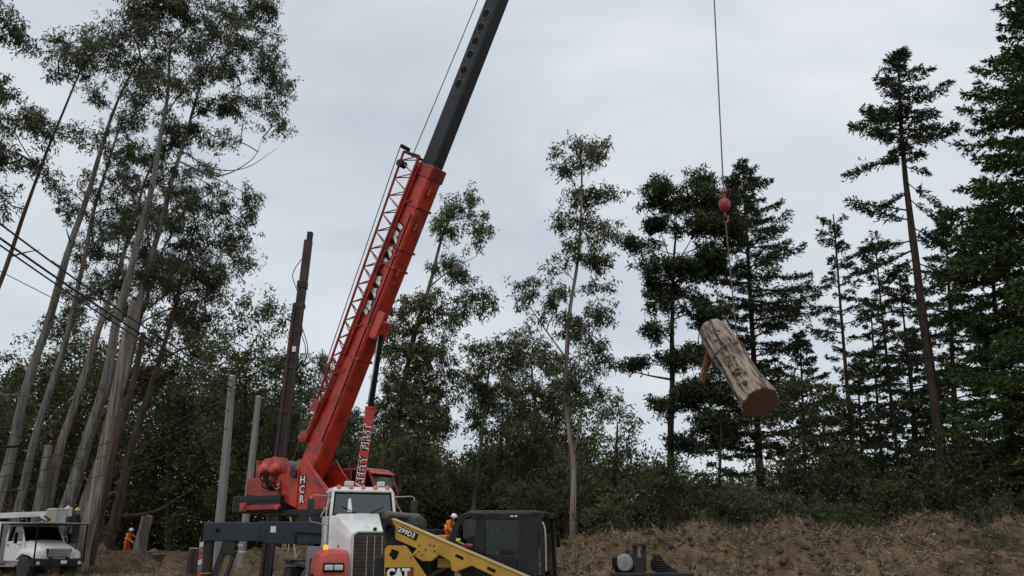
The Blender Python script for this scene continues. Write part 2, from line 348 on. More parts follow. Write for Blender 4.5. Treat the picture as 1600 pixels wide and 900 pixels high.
def np_mesh(name, verts, faces, material, parent=None, smooth=False, mats=None):
    """verts (n,3), faces (m,k) arrays -> one mesh object"""
    me = bpy.data.meshes.new(name); k = faces.shape[1]
    me.vertices.add(len(verts)); me.vertices.foreach_set('co', np.ascontiguousarray(verts, dtype=np.float32).ravel())
    me.loops.add(faces.size); me.loops.foreach_set('vertex_index', np.ascontiguousarray(faces, dtype=np.int32).ravel())
    me.polygons.add(len(faces)); me.polygons.foreach_set('loop_start', np.arange(0, faces.size, k, dtype=np.int32))
    if smooth: me.polygons.foreach_set('use_smooth', np.ones(len(faces), dtype=bool))
    me.materials.append(M[material]); me.update(calc_edges=True); me.validate()
    o = bpy.data.objects.new(name, me); COL.objects.link(o)
    if parent is not None: o.parent = parent; o.matrix_parent_inverse = world(parent).inverted()
    return o
gr = np_mesh('ground', np.stack([xf, yf, zz], 1), fc, 'dirt', smooth=True)
tag(gr, 'bare brown dirt ground heaped into a long spoil bank', 'ground', kind='structure')

# ------------------------------------------------------------------ foliage
def rdir(n):
    d = RNG.normal(size=(n, 3)); return d/np.linalg.norm(d, axis=1, keepdims=True)
def leaf_quads(c, d, L, Wd):
    """rhombus leaves from c along d"""
    n = len(c); s = np.cross(d, rdir(n)); s /= np.linalg.norm(s, axis=1, keepdims=True)+1e-9
    L = np.asarray(L).reshape(-1, 1) if np.ndim(L) else L
    Wd = np.asarray(Wd).reshape(-1, 1) if np.ndim(Wd) else Wd
    p1 = c+d*L*0.45+s*Wd*0.5; p2 = c+d*L; p3 = c+d*L*0.45-s*Wd*0.5
    return np.stack([c, p1, p2, p3], 1).reshape(-1, 3)
def crown(name, parent, quads, material):
    v = np.concatenate(quads); f = np.arange(len(v), dtype=np.int32).reshape(-1, 4)
    return np_mesh(name, v, f, material, parent)
TRI = [0]
def to_ground(pts):
    p0, p1 = pts[0], pts[1]
    g = ground_z(p0.x, p0.y)-0.25
    if p0.z > g:
        d = (p0-p1); d.normalize()
        k = (p0.z-g)/max(0.25, -d.z) if d.z < -0.05 else 0
        q = p0+d*k if k else Vector((p0.x, p0.y, g))
        q.z = g
        return [q]+pts
    return pts
def radii(n, r0, r1, flare=True):
    out = []
    for i in range(n):
        t = i/max(1, n-1); r = r0*(1-t)**0.9+r1
        if flare: r *= 1+0.30*math.exp(-t*16)
        out.append(r)
    return out
def rough_tube(mb, pts, rs, n, amp, seed):
    k0 = len(mb.v); mb.tube(pts, rs, n)
    if amp:
        for i, p in enumerate(pts):
            for k in range(n):
                j = k0+i*n+k; q = Vector(mb.v[j]); d = q-p
                w = 1+amp*mnoise.fractal(Vector((d.x*3/max(rs[i], .1), d.y*3/max(rs[i], .1), q.z*0.5+seed)), 1, 2, 3)
                mb.v[j] = tuple(p+d*w)
    return mb

def broadleaf(name, label, cat, Y, trunk, r0, blobs, forks=(), bark='bark_grey', leafm='leaf_euc', group=None, size=0.22, wid=0.06, droop=0.9,
              per=130, cl=0.55, cdens=1.0, rtop=0.04, dY=0.0, twigs=4, flat=0.75, leafdir=None):
    r0 *= 0.58; per = int(per*(1.35 if cl > .6 else .92)); size *= 1.15; wid *= 1.12; cl *= (1 if cl > .6 else .8); blobs = [(a, b, c*1.18, d*1.2) for a, b, c, d in blobs]; cdens *= 1.15
    pts = to_ground([at(px, py, Y+dY*i/max(1, len(trunk)-1)) for i, (px, py) in enumerate(trunk)])
    root = thing(name, label, cat, (pts[0].x, pts[0].y, pts[0].z), 0, group)
    tp = spline(pts, 0.6); sd0 = random.random()*90
    tp = [p+Vector((mnoise.noise(Vector((p.z*.22, sd0, 0))), mnoise.noise(Vector((p.z*.22, sd0, 7))), 0))*(.28*min(1, r0*3)) for p in tp]
    mb = MB(); rough_tube(mb, tp, radii(len(tp), r0, rtop), 12, 0.30, random.random()*50)
    rq = radii(len(tp), r0, rtop)
    if r0 > .12:
        for _ in range(7):
            k = random.randrange(len(tp)//8, max(len(tp)//8+1, int(len(tp)*.7))); az_ = random.random()*6.28; h_ = Vector((math.cos(az_), math.sin(az_), random.uniform(-.1, .7))); Ls = random.uniform(.25, 1.3); rs_ = min(rq[k]*.35, random.uniform(.02, .05))
            mb.tube([tp[k], tp[k]+h_*(rq[k]+Ls*.5), tp[k]+h_*(rq[k]+Ls)+Vector((0, 0, random.uniform(-.2, .2)))], [rs_*1.4, rs_, rs_*.5], 6)
    # branch graph
    N = [p.copy() for p in tp[int(len(tp)*0.25):]]; par = [-1]*len(N)
    rl = radii(len(tp), r0, rtop, False)[int(len(tp)*0.25):]
    cnt = [0]*len(N); trunk_n = len(N); rad = list(rl)
    chains = []
    for fk in forks:
        fp = [at(px, py, Y+random.uniform(-1, 1)*0.02*Y) for px, py in fk]
        k = min(range(len(tp)), key=lambda i: (tp[i]-fp[0]).length); fp[0] = tp[k]
        fs = spline(fp, 0.5); rr = min(radii(len(tp), r0, rtop, False)[k]*0.5, 0.02*len(fs)**0.9+0.03)
        mb.tube(fs, [rr*(1-0.85*i/len(fs)) for i in range(len(fs))], 7)
        for p in fs[1:]: N.append(p.copy()); par.append(-1); rad.append(rr*0.5); cnt.append(0)
    trunk_n = len(N)
    cls = []
    for (bx, by, rx, ry) in blobs:
        s = ppm(by, Y); a, b = rx/s, ry/s; dr = max(0.8, 0.85*(a+b)/2)
        c = at(bx, by, Y); c.y += random.gauss(0, 0.4)*dr
        n = max(2, int(cdens*1.5*(a*b*dr)**0.667/(cl*cl)))
        for _ in range(n):
            d = rdir(1)[0]; rr = random.random()**0.42
            cls.append((Vector((c.x+d[0]*a*rr, c.y+d[1]*dr*rr, c.z+d[2]*b*rr)), 1-0.25*rr))
    NA = np.array([tuple(p) for p in N]); tn = NA[:trunk_n]
    cls.sort(key=lambda q: float(np.min(np.linalg.norm(tn-np.array(q[0]), axis=1))))
    quads = []
    cap = len(NA)
    arr = np.zeros((cap+len(cls)*6, 3)); arr[:cap] = NA; used = cap
    paths = []
    for c, sc in cls:
        ca = np.array(c); dv = ca-arr[:used]; ds = np.linalg.norm(dv, axis=1)+1e-6
        cost = ds*(1+1.3*np.maximum(0, 0.35-dv[:, 2]/ds))
        j = int(np.argmin(cost)); s0 = Vector(arr[j]); L = float(ds[j])
        mid = (s0+c)/2+Vector((0, 0, 0.12*L))+Vector(rdir(1)[0]*0.10*L)
        nseg = max(2, min(5, int(L/0.5)+1)); prev = j; seq = [s0]
        for k in range(1, nseg+1):
            t = k/nseg; p = s0*(1-t)**2+mid*2*t*(1-t)+c*t*t
            arr[used] = p; par.append(prev); cnt.append(0); rad.append(None); prev = used; used += 1; seq.append(p)
        paths.append((j, list(range(used-nseg, used)), seq))
        k = prev
        while k != -1: cnt[k] += 1; k = par[k]
    for j, ids, seq in paths:
        rs = [0.011*max(1, cnt[i])**0.52+0.004 for i in ids]
        r_first = rs[0]*1.05
        mb.tube(seq, [r_first]+rs, 5 if rs[0] > 0.03 else 4, cap=False)
    for c, sc in cls:
        n = int(per*sc*random.uniform(0.6, 1.35))
        off = RNG.normal(size=(n, 3))*np.array([cl, cl, cl*flat])*0.62
        # sub-sprays make the outline uneven
        ns = 6; sc_c = RNG.normal(size=(ns, 3))*np.array([cl, cl, cl*flat])*0.75
        w = RNG.integers(0, ns, n); off = sc_c[w]+RNG.normal(size=(n, 3))*cl*0.30
        p = np.array(c)+off
        d = rdir(n)+np.array([0, 0, -droop]); d /= np.linalg.norm(d, axis=1, keepdims=True)
        quads.append(leaf_quads(p, d, size*RNG.uniform(0.6, 1.3, n), wid*RNG.uniform(0.7, 1.3, n)))
        for k in range(min(twigs, ns)):
            e = Vector(np.array(c)+sc_c[k]); mb.tube([c, (c+e)/2+Vector((0, 0, 0.06)), e], [0.009, 0.006, 0.003], 3, cap=False)
    mb.build('trunk', bark, root)
    cr = crown('crown', root, quads, leafm)
    TRI[0] += 2*len(cr.data.polygons)
    return root

def conifer(name, label, Y, trunk, r0, prof, leafm='leaf_conifer', group=None, spacing=0.32, dens=1.0, slope=0.15, droop=0.25, bark='bark_dark',
            size=0.26, wid=0.085, extra=(), rtop=0.03, gap=0.12, start=0.18, cat='conifer'):
    """prof: (y pixel, half width at -x, half width at +x) down the trunk"""
    r0 *= 0.58; spacing *= 0.62; dens *= 1.35; size *= .85; wid *= .80
    pts = to_ground([at(px, py, Y) for px, py in trunk])
    root = thing(name, label, cat, tuple(pts[0]), 0, group)
    tp = spline(pts, 0.6); mb = MB(); rough_tube(mb, tp, radii(len(tp), r0, rtop), 10, 0.2, random.random()*50)
    tz = [p.z for p in tp]
    def on(z):
        return Vector((np.interp(z, tz, [p.x for p in tp]), np.interp(z, tz, [p.y for p in tp]), z))
    def px_to_z(px, py): return at(px, py, Y).z
    zs = [px_to_z(800, p[0]) for p in prof][::-1]; wl = [p[1]/ppm(p[0], Y) for p in prof][::-1]; wr = [p[2]/ppm(p[0], Y) for p in prof][::-1]
    brs = []
    z = zs[0]; az = random.random()*6
    while z < zs[-1]:
        az += 2.39996+random.gauss(0, 0.4)
        cx = math.cos(az); w = np.interp(z, zs, wl) if cx < 0 else np.interp(z, zs, wr); w2 = 0.5*(np.interp(z, zs, wl)+np.interp(z, zs, wr))
        L = (abs(cx)*w+(1-abs(cx))*w2)*random.uniform(0.45, 1.18)*(0.35 if random.random() < gap else 1)
        top = (z-zs[0])/max(0.1, zs[-1]-zs[0])
        if L > 0.12: brs.append((on(z), Vector((cx, math.sin(az), 0)), L, slope+0.5*top**3+random.gauss(0, .10), droop*(1-0.5*top)+random.gauss(0, .05)))
        z += spacing*random.uniform(0.5, 1.5)*(0.55 if top > 0.85 else 1)
    for (sx, sy, ex, ey) in extra:
        a = at(sx, sy, Y); e = at(ex, ey, Y+random.uniform(-1, 1)); d = e-a
        brs.append((a, Vector((d.x, d.y, 0)).normalized(), Vector((d.x, d.y, 0)).length, d.z/max(.1, Vector((d.x, d.y, 0)).length)+0.1, 0.1))
    quads = []
    for a, h, L, sl, dr in brs:
        n = max(4, int(L/0.45)+2); seq = []; wob = random.uniform(-.25, .25)
        side = Vector((-h.y, h.x, 0))
        for k in range(n+1):
            t = k/n
            seq.append(a+h*L*t+side*wob*L*t*t*0.4+Vector((0, 0, L*(sl*t-dr*t*t+0.12*t**4))))
        mb.tube(seq, [(0.014+0.011*L)*(1-0.9*k/n)+0.003 for k in range(n+1)], 4, cap=False)
        # flat sprays of twigs either side
        m = max(3, int(L*(1-start)/0.17*dens)); A = np.array([tuple(p) for p in seq])
        tpos = start+(1-start)*(np.arange(m)+RNG.uniform(0, 1, m))/m
        fi = tpos*n; i0 = np.minimum(fi.astype(int), n-1); fr = (fi-i0)[:, None]
        p0 = A[i0]*(1-fr)+A[i0+1]*fr
        hd = np.array(h); sd = np.array(side)
        for sg in (-1, 1):
            tl = (0.16+0.42*np.sin(np.pi*np.clip(tpos*0.85+0.12, 0, 1))*min(L, 4.5)*0.42)*RNG.uniform(0.5, 1.3, m)
            td = hd*0.75+sd*sg*RNG.uniform(0.5, 1.1, (m, 1))+RNG.normal(size=(m, 3))*0.22+np.array([0, 0, -0.12])
            td /= np.linalg.norm(td, axis=1, keepdims=True)
            q = 11
            tt = RNG.uniform(0.02, 1, (m, q)); cc = p0[:, None, :]+td[:, None, :]*(tl[:, None]*tt)[:, :, None]+np.array([0, 0, -0.10])*(tl[:, None]*tt*tt)[:, :, None]
            cc = cc.reshape(-1, 3)+RNG.normal(size=(m*q, 3))*0.035
            dd = np.repeat(td, q, 0)+rdir(m*q)*0.75; dd /= np.linalg.norm(dd, axis=1, keepdims=True)
            quads.append(leaf_quads(cc, dd, size*RNG.uniform(0.6, 1.25, m*q), wid*RNG.uniform(0.7, 1.3, m*q)))
    mb.build('trunk', bark, root); cr = crown('crown', root, quads, leafm); TRI[0] += 2*len(cr.data.polygons)
    return root

def cut_trunk(name, label, Y, line, r0, r1, bark='bark_grey', cat='tree stump', group=None, stub=True):
    pts = to_ground([at(px, py, Y) for px, py in line]); root = thing(name, label, cat, tuple(pts[0]), 0, group)
    tp = spline(pts, 0.35); n = len(tp); rs = [(r0+(r1-r0)*i/(n-1))*(1+0.35*math.exp(-i*0.8)) for i in range(n)]
    mb = MB(); rough_tube(mb, tp, rs, 16, 0.25, random.random()*50); mb.build('trunk', bark, root)
    d = (tp[-1]-tp[-2]).normalized(); MB().lathe([(r1*0.2, 0), (r1*0.96, 0), (r1*0.93, 0.025), (0.001, 0.03)], tp[-1]-d*0.004, d, 16).build('cut_face', 'cut_wood', root)
    return root

G_EUC = 'tall eucalyptus trees in the grove'
E = 'eucalyptus tree'
broadleaf('eucalyptus_tree', 'leaf sprays of a eucalyptus reaching in at the top corner of the grove', E, 38, [(-210, 760), (-150, 400), (-90, 150), (-50, 40)], .3,
          [(5, 15, 32, 35), (25, 45, 22, 20), (-40, 20, 50, 50), (-70, 120, 50, 50), (-20, 160, 30, 30)], per=200)
broadleaf('eucalyptus_tree', 'slender dark eucalyptus leaning hard over the wires at the edge of the grove', E, 44, [(-95, 700), (0, 442), (61, 267), (100, 170), (123, 112)], .24,
          [(110, 68, 36, 34), (150, 90, 22, 26), (88, 95, 16, 20), (60, 185, 28, 24), (85, 215, 20, 18), (15, 190, 20, 45), (10, 250, 22, 22), (60, 250, 28, 20), (25, 318, 18, 14), (-30, 240, 40, 50)],
          forks=[[(61, 267), (30, 220), (8, 165)], [(40, 325), (20, 322), (5, 310)]], per=170, bark='bark_brown')
broadleaf('eucalyptus_tree', 'tall eucalyptus with brown-streaked trunk behind the truck body', E, 48, [(-8, 800), (49, 581), (98, 420), (125, 333), (167, 211), (200, 130), (222, 90)], .5,
          [(205, 40, 40, 38), (165, 62, 28, 30), (195, 105, 30, 26), (140, 140, 18, 16), (215, 150, 25, 20), (130, 215, 16, 14), (175, 225, 26, 22), (100, 300, 20, 16)], per=170)
broadleaf('eucalyptus_tree', 'narrow pale eucalyptus beside the cut snag', E, 52, [(28, 800), (64, 655), (105, 518), (128, 420), (150, 320), (175, 240), (195, 180)], .36,
          [(232, 110, 30, 28), (205, 185, 28, 28), (160, 290, 26, 24), (112, 330, 18, 16), (185, 315, 28, 26), (150, 380, 26, 22), (200, 250, 26, 20)], forks=[[(150, 320), (128, 300), (108, 315)]], per=170)
cut_trunk('cut_snag', 'short grey trunk cut off flat between standing eucalyptus', 49, [(61, 800), (76, 697)], .36, .22)
broadleaf('eucalyptus_tree', 'eucalyptus with peeling bark, next past the cut snag', E, 50, [(71, 800), (112, 640), (147, 532), (186, 420), (215, 330), (240, 250)], .42,
          [(252, 285, 32, 28), (218, 365, 36, 28), (270, 200, 30, 28), (185, 430, 30, 24), (300, 315, 28, 24), (238, 240, 22, 22), (255, 420, 30, 26)], bark='bark_peel', per=170)
broadleaf('eucalyptus_tree', 'tallest smooth grey eucalyptus with forked top behind the white bucket', E, 47, [(104, 812), (147, 655), (181, 518), (208, 420), (239, 278), (256, 183), (262, 110), (267, 55)], .52,
          [(270, 25, 40, 34), (235, 75, 28, 26), (300, 80, 28, 26), (335, 40, 36, 34), (250, 140, 22, 22), (290, 140, 24, 20), (300, 5, 40, 20), (232, 10, 30, 26), (320, 110, 22, 18)],
          forks=[[(256, 183), (285, 140), (305, 105), (330, 75)]], per=180)
cut_trunk('topped_trunk', 'broad topped trunk with stripped pale bark in the grove', 45, [(136, 830), (171, 664), (190, 560), (208, 471)], .36, .15, 'bark_peel')
cut_trunk('topped_trunk', 'thinner brown split trunk leaning against the stripped topped trunk', 46.5, [(150, 822), (178, 700), (205, 610), (224, 520)], .30, .12, 'bark_brown')
broadleaf('eucalyptus_tree', 'eucalyptus carrying the widest crown and bare dead limbs', E, 50, [(122, 820), (180, 640), (217, 489), (250, 356), (289, 222), (311, 133), (333, 89)], .4,
          [(380, 40, 38, 34), (415, 100, 30, 30), (432, 140, 20, 28), (355, 100, 32, 26), (385, 165, 32, 20), (335, 165, 26, 24), (400, 8, 34, 22), (430, 195, 16, 14), (300, 200, 24, 20), (345, 215, 30, 14), (440, 110, 14, 16)],
          forks=[[(289, 240), (335, 264), (385, 262), (432, 232)], [(285, 262), (340, 275), (395, 248), (410, 215)], [(335, 264), (360, 290), (380, 300)], [(300, 190), (350, 150), (400, 120), (430, 120)]], per=180)
broadleaf('eucalyptus_tree', 'brown crooked eucalyptus beside the worker at the stump', E, 53, [(168, 850), (205, 713), (249, 567), (280, 450), (305, 360)], .44,
          [(350, 325, 36, 20), (388, 325, 20, 22), (330, 365, 38, 24), (285, 385, 30, 28), (365, 400, 28, 18), (250, 425, 36, 28), (315, 445, 38, 26), (393, 355, 12, 20), (300, 330, 26, 22), (345, 440, 22, 18), (270, 480, 34, 24)],
          forks=[[(249, 567), (285, 545), (335, 520)], [(290, 420), (330, 380), (370, 345)], [(182, 810), (240, 800), (300, 765)]], bark='bark_brown', per=170)
broadleaf('eucalyptus_tree', 'leafy eucalyptus filling the middle of the grove behind the pale trunks', E, 57, [(150, 850), (185, 640), (225, 480), (260, 380)], .36,
          [(200, 280, 26, 22), (240, 325, 34, 26), (180, 355, 30, 24), (285, 355, 30, 24), (225, 395, 34, 26), (150, 440, 26, 26), (270, 440, 34, 26), (325, 420, 32, 20), (200, 470, 34, 26), (345, 300, 18, 14), (310, 262, 22, 16), (120, 395, 16, 20),
           (110, 470, 24, 24), (310, 480, 34, 24), (240, 250, 20, 16), (370, 375, 20, 16)], per=170)
G_BG = 'dense dark trees behind the grove'
def bg(label, Y, trunk, blobs, r0=.28, leafm='leaf_dark', per=185, size=.27, wid=.105, cl=.85, cd=0.8, name='dense_tree', bark='bark_dark', group=G_BG, **k):
    return broadleaf(name, label, 'tree', Y, trunk, r0, blobs, leafm=leafm, per=per, size=size, wid=wid, cl=cl, cdens=cd, bark=bark, group=group, droop=0.6, twigs=3, **k)
bg('leafy olive tree behind the bucket truck body', 68, [(15, 850), (25, 620)], [(10, 610, 40, 36), (50, 575, 24, 26), (20, 680, 50, 45), (65, 650, 36, 55), (-30, 590, 40, 40), (20, 745, 60, 40), (-40, 690, 40, 60)], leafm='leaf_euc2')
bg('dense dark tree filling the gaps between the leaning pale trunks', 70, [(130, 850), (150, 580)], [(145, 545, 40, 45), (115, 620, 42, 45), (180, 600, 42, 50), (140, 690, 60, 55), (200, 510, 36, 36), (100, 750, 50, 45), (180, 740, 50, 50), (85, 520, 26, 40)])
bg('dense dark tree behind the topped trunk and crooked eucalyptus', 70, [(262, 850), (262, 590)], [(250, 510, 40, 34), (300, 540, 45, 42), (240, 590, 46, 46), (290, 630, 56, 50), (250, 710, 60, 55), (325, 700, 45, 60), (220, 780, 50, 40), (290, 790, 55, 45)])
bg('dense mid green tree behind the nearer utility pole', 66, [(375, 850), (385, 580)], [(385, 490, 36, 28), (415, 525, 28, 28), (350, 540, 40, 36), (395, 580, 48, 38), (345, 600, 36, 40), (395, 650, 52, 46), (350, 680, 40, 50), (385, 720, 52, 46), (370, 785, 60, 46), (360, 475, 18, 16)], leafm='leaf_euc2')
bg('dense dark tree beside the rusty drill mast', 64, [(462, 850), (465, 640)], [(450, 550, 22, 34), (470, 610, 30, 36), (455, 670, 38, 40), (485, 700, 36, 40), (455, 740, 46, 46), (480, 790, 46, 46), (440, 600, 24, 30)], leafm='leaf_dark')
broadleaf('small_eucalyptus', 'slim young eucalyptus in the gap between mast and red boom', E, 58, [(535, 840), (530, 700), (510, 600), (503, 545)], .16,
          [(502, 560, 16, 18), (515, 600, 18, 20), (495, 620, 16, 18), (540, 660, 30, 28), (510, 680, 26, 30), (550, 720, 34, 36), (520, 760, 36, 36)], leafm='leaf_euc2', per=150, size=.24)
broadleaf('eucalyptus_tree', 'bushy eucalyptus showing on both sides of the lift cylinder', E, 56, [(598, 840), (614, 690), (640, 560), (668, 450), (690, 375), (715, 320)], .4,
          [(730, 322, 30, 24), (703, 352, 22, 22), (748, 362, 14, 22), (695, 408, 30, 18), (745, 475, 25, 22), (690, 488, 36, 26), (645, 490, 30, 30), (665, 548, 38, 30), (622, 560, 28, 36), (690, 590, 34, 32), (640, 625, 40, 36),
           (600, 650, 28, 38), (680, 650, 34, 30), (640, 700, 48, 36), (612, 500, 16, 20), (720, 430, 16, 14), (760, 470, 12, 12), (600, 735, 44, 36), (660, 750, 44, 36)],
          forks=[[(668, 450), (700, 425), (745, 400)], [(655, 500), (700, 475), (750, 470)], [(690, 375), (700, 340), (690, 305)]], leafm='leaf_euc2', per=170, size=.24, wid=.07, bark='bark_grey')
broadleaf('eucalyptus_tree', 'loose eucalyptus with sky gap beside it, past the operator cab', E, 60, [(735, 840), (752, 690), (768, 560)], .25,
          [(765, 560, 28, 28), (735, 600, 20, 28), (800, 555, 22, 22), (768, 625, 32, 30), (785, 690, 28, 32), (760, 750, 40, 34), (740, 650, 16, 22), (735, 540, 14, 14), (705, 760, 30, 22)], leafm='leaf_euc2', per=150, size=.26, wid=.07)
broadleaf('eucalyptus_tree', 'mid height eucalyptus just short of the tall slim one', E, 58, [(832, 840), (838, 690), (830, 560)], .25,
          [(828, 535, 26, 34), (850, 600, 26, 30), (815, 630, 30, 30), (842, 680, 34, 34), (820, 740, 42, 38), (868, 640, 22, 36), (865, 740, 30, 44), (800, 690, 22, 26)], leafm='leaf_euc2', per=150, size=.26, wid=.07)
broadleaf('eucalyptus_tree', 'tall slim pale-trunked eucalyptus standing alone at the dirt bank', E, 44, [(894, 870), (897, 740), (893, 690), (884, 600), (888, 500), (905, 400), (908, 300), (905, 232)], .2,
          [(905, 236, 28, 18), (880, 262, 18, 16), (945, 290, 22, 12), (905, 300, 30, 22), (880, 350, 14, 14), (925, 345, 24, 22), (900, 392, 28, 22), (940, 410, 20, 22), (828, 458, 28, 15), (862, 470, 18, 18), (930, 470, 28, 30),
           (892, 500, 28, 26), (858, 555, 20, 20), (935, 550, 24, 26), (900, 600, 30, 30), (945, 635, 18, 16), (930, 250, 20, 18), (865, 420, 10, 10), (955, 365, 12, 10)],
          forks=[[(895, 705), (908, 650), (904, 580), (915, 480)], [(882, 560), (845, 505), (815, 460)]], bark='bark_peel', per=170, size=.22, cl=.5)
G_MID = 'mid height trees behind the crane and loader'
bg('dark bushy tree behind the lift cylinder and operator cab', 70, [(650, 850), (655, 640)], [(655, 575, 30, 30), (630, 620, 36, 36), (670, 650, 34, 34), (625, 690, 44, 40), (665, 720, 40, 36), (640, 770, 60, 40)], leafm='leaf_euc2', group=G_MID)
bg('rounded tree closing the gap past the sky opening', 70, [(795, 850), (795, 650)], [(795, 590, 30, 26), (770, 640, 30, 32), (815, 640, 34, 34), (790, 690, 40, 36), (830, 720, 40, 36), (775, 745, 36, 34)], leafm='leaf_euc2', group=G_MID)
bg('rounded tree behind the tall slim eucalyptus', 68, [(885, 850), (885, 660)], [(880, 585, 28, 26), (905, 640, 30, 32), (865, 660, 30, 32), (890, 710, 40, 36), (925, 690, 26, 28), (900, 765, 46, 34)], leafm='leaf_dark', group=G_MID)
bg('low spreading eucalyptus under the pine', 56, [(958, 850), (965, 660)], [(962, 625, 24, 22), (992, 660, 26, 24), (940, 690, 30, 30), (975, 725, 36, 32), (925, 770, 36, 34), (1000, 740, 26, 26)], leafm='leaf_euc2', per=120, size=.28, wid=.09, cl=.7)

# conifers
G_C = 'conifers beyond the dirt bank'
broadleaf('pine_tree', 'broad flat-topped pine with bare lower trunk beside the hanging log', 'pine tree', 50, [(1047, 760), (1050, 560), (1053, 420), (1058, 350)], .36,
          [(1095, 280, 16, 10), (1036, 298, 18, 9), (1060, 320, 60, 13), (1120, 325, 26, 24), (1095, 360, 44, 20), (996, 382, 28, 8), (1022, 350, 24, 9), (1045, 420, 36, 18), (1040, 448, 30, 14), (1100, 415, 36, 28), (1030, 475, 16, 12), (1092, 490, 36, 20),
           (1060, 555, 24, 16), (1110, 555, 40, 24), (990, 578, 22, 9), (1095, 615, 48, 22), (1120, 670, 40, 22), (1036, 640, 16, 12), (1065, 690, 26, 12), (1140, 360, 16, 24), (1020, 520, 12, 14)],
          forks=[[(1053, 420), (1030, 350), (1036, 300)], [(1053, 430), (1085, 360), (1094, 282)], [(1050, 600), (1020, 588), (985, 580)], [(1053, 400), (1020, 388), (990, 382)]], bark='bark_dark', leafm='leaf_conifer', per=300, size=.22, wid=.07, droop=0.0, cl=.5, flat=.5, cdens=1.5)
conifer('fir_tree', 'symmetrical pointed fir behind the hanging log and its cable', 52, [(1190, 790), (1180, 600), (1170, 420), (1160, 246)], .4,
        [(246, 2, 2), (280, 22, 22), (330, 55, 60), (345, 50, 80), (430, 70, 112), (500, 64, 120), (560, 80, 130), (640, 90, 130), (715, 90, 105)], group=None, spacing=.20, dens=1.25, slope=.1, droop=.12, gap=.2)
conifer('tall_pine', 'tallest lone conifer with bare reddish trunk and tufted top', 42, [(1484, 830), (1462, 640), (1440, 480), (1425, 360), (1410, 230), (1403, 82)], .42,
        [(80, 6, 6), (100, 30, 26), (140, 66, 50), (190, 82, 88), (225, 70, 84), (250, 26, 40)], spacing=.19, dens=1.2, slope=.05, droop=.05, bark='bark_dark', gap=.15, rtop=.05,
        extra=[(1411, 240, 1318, 288), (1424, 330, 1330, 320), (1430, 375, 1350, 398), (1424, 345, 1350, 330), (1432, 400, 1390, 440), (1436, 440, 1490, 420), (1440, 470, 1400, 470), (1447, 520, 1500, 540), (1450, 560, 1400, 590), (1415, 260, 1450, 275),
               (1456, 620, 1410, 640), (1460, 640, 1520, 660), (1466, 690, 1420, 700), (1417, 285, 1470, 330), (1420, 310, 1480, 365), (1428, 390, 1340, 440), (1430, 410, 1500, 440), (1436, 450, 1370, 490),
               (1440, 480, 1520, 500), (1444, 510, 1380, 540), (1450, 560, 1530, 590), (1420, 300, 1380, 330), (1426, 355, 1480, 390)])
conifer('thin_fir', 'dead-topped thin fir with sparse boughs between fir and tall conifer', 46, [(1342, 790), (1320, 560), (1302, 335)], .2,
        [(345, 20, 24), (360, 45, 30), (430, 30, 30), (480, 55, 46), (560, 64, 60), (650, 66, 60), (720, 60, 60)], spacing=.42, dens=.9, gap=.3, droop=.15)
conifer('thin_fir', 'thin fir with dark leaning stem close to the tall lone conifer', 47, [(1412, 800), (1392, 620), (1375, 460), (1368, 385)], .17, [(375, 14, 14), (400, 36, 30), (460, 50, 34), (550, 56, 50), (650, 66, 50), (720, 60, 60)], spacing=.36, dens=1.0, gap=.25)
conifer('thin_fir', 'thin fir sharing its foot with the tall lone conifer', 49, [(1446, 800), (1425, 620), (1405, 430)], .17, [(420, 12, 12), (450, 36, 36), (550, 56, 56), (650, 60, 60), (730, 60, 60)], spacing=.36, dens=1.0, gap=.25)
conifer('thin_fir', 'shortest thin fir standing before the dead-topped one', 50, [(1384, 800), (1368, 590), (1360, 475)], .14, [(470, 8, 8), (510, 34, 30), (600, 46, 40), (700, 50, 50)], spacing=.38, dens=.9, gap=.25)
conifer('redwood_tree', 'huge dense redwood towering over the dirt bank', 37, [(1700, 850), (1665, 450), (1632, 100), (1612, -110)], .7,
        [(-110, 4, 4), (-50, 30, 30), (0, 52, 50), (60, 66, 60), (130, 108, 90), (200, 112, 100), (300, 150, 120), (400, 165, 130), (520, 180, 150), (650, 185, 160), (740, 150, 150)], leafm='leaf_conifer_green', spacing=.115, dens=1.1, slope=.1, droop=.2, bark='bark_brown', size=.28, wid=.1)
conifer('redwood_tree', 'dark dense redwood in front of the huge one', 41, [(1596, 830), (1575, 640), (1556, 490), (1545, 330)], .36,
        [(325, 8, 8), (370, 40, 40), (430, 84, 60), (500, 92, 80), (580, 100, 90), (660, 104, 90), (740, 80, 80)], leafm='leaf_conifer_green', spacing=.14, dens=1.1, slope=.05, droop=.2, size=.28, wid=.1)
conifer('fir_tree', 'dark fir filling the gap behind the tall lone conifer', 54, [(1500, 830), (1490, 600), (1480, 400), (1476, 330)], .36,
        [(330, 6, 6), (380, 34, 34), (450, 60, 60), (560, 80, 80), (660, 90, 90), (750, 80, 80)], spacing=.26, dens=1.1, slope=.05, droop=.18, size=.28, wid=.1)
conifer('fir_tree', 'short drooping fir under the hanging log', 48, [(1120, 830), (1125, 720), (1128, 640)], .2,
        [(640, 6, 6), (680, 34, 34), (720, 56, 56), (770, 60, 60)], spacing=.26, dens=1.1, slope=.0, droop=.2, size=.28, wid=.1)
conifer('fir_tree', 'young fir filling in behind the pale grey-green small tree', 56, [(1262, 830), (1256, 680), (1250, 520)], .2,
        [(520, 5, 5), (560, 26, 26), (620, 46, 46), (700, 62, 62), (770, 66, 66)], spacing=.26, dens=1.1, slope=.05, droop=.2, size=.28, wid=.1)
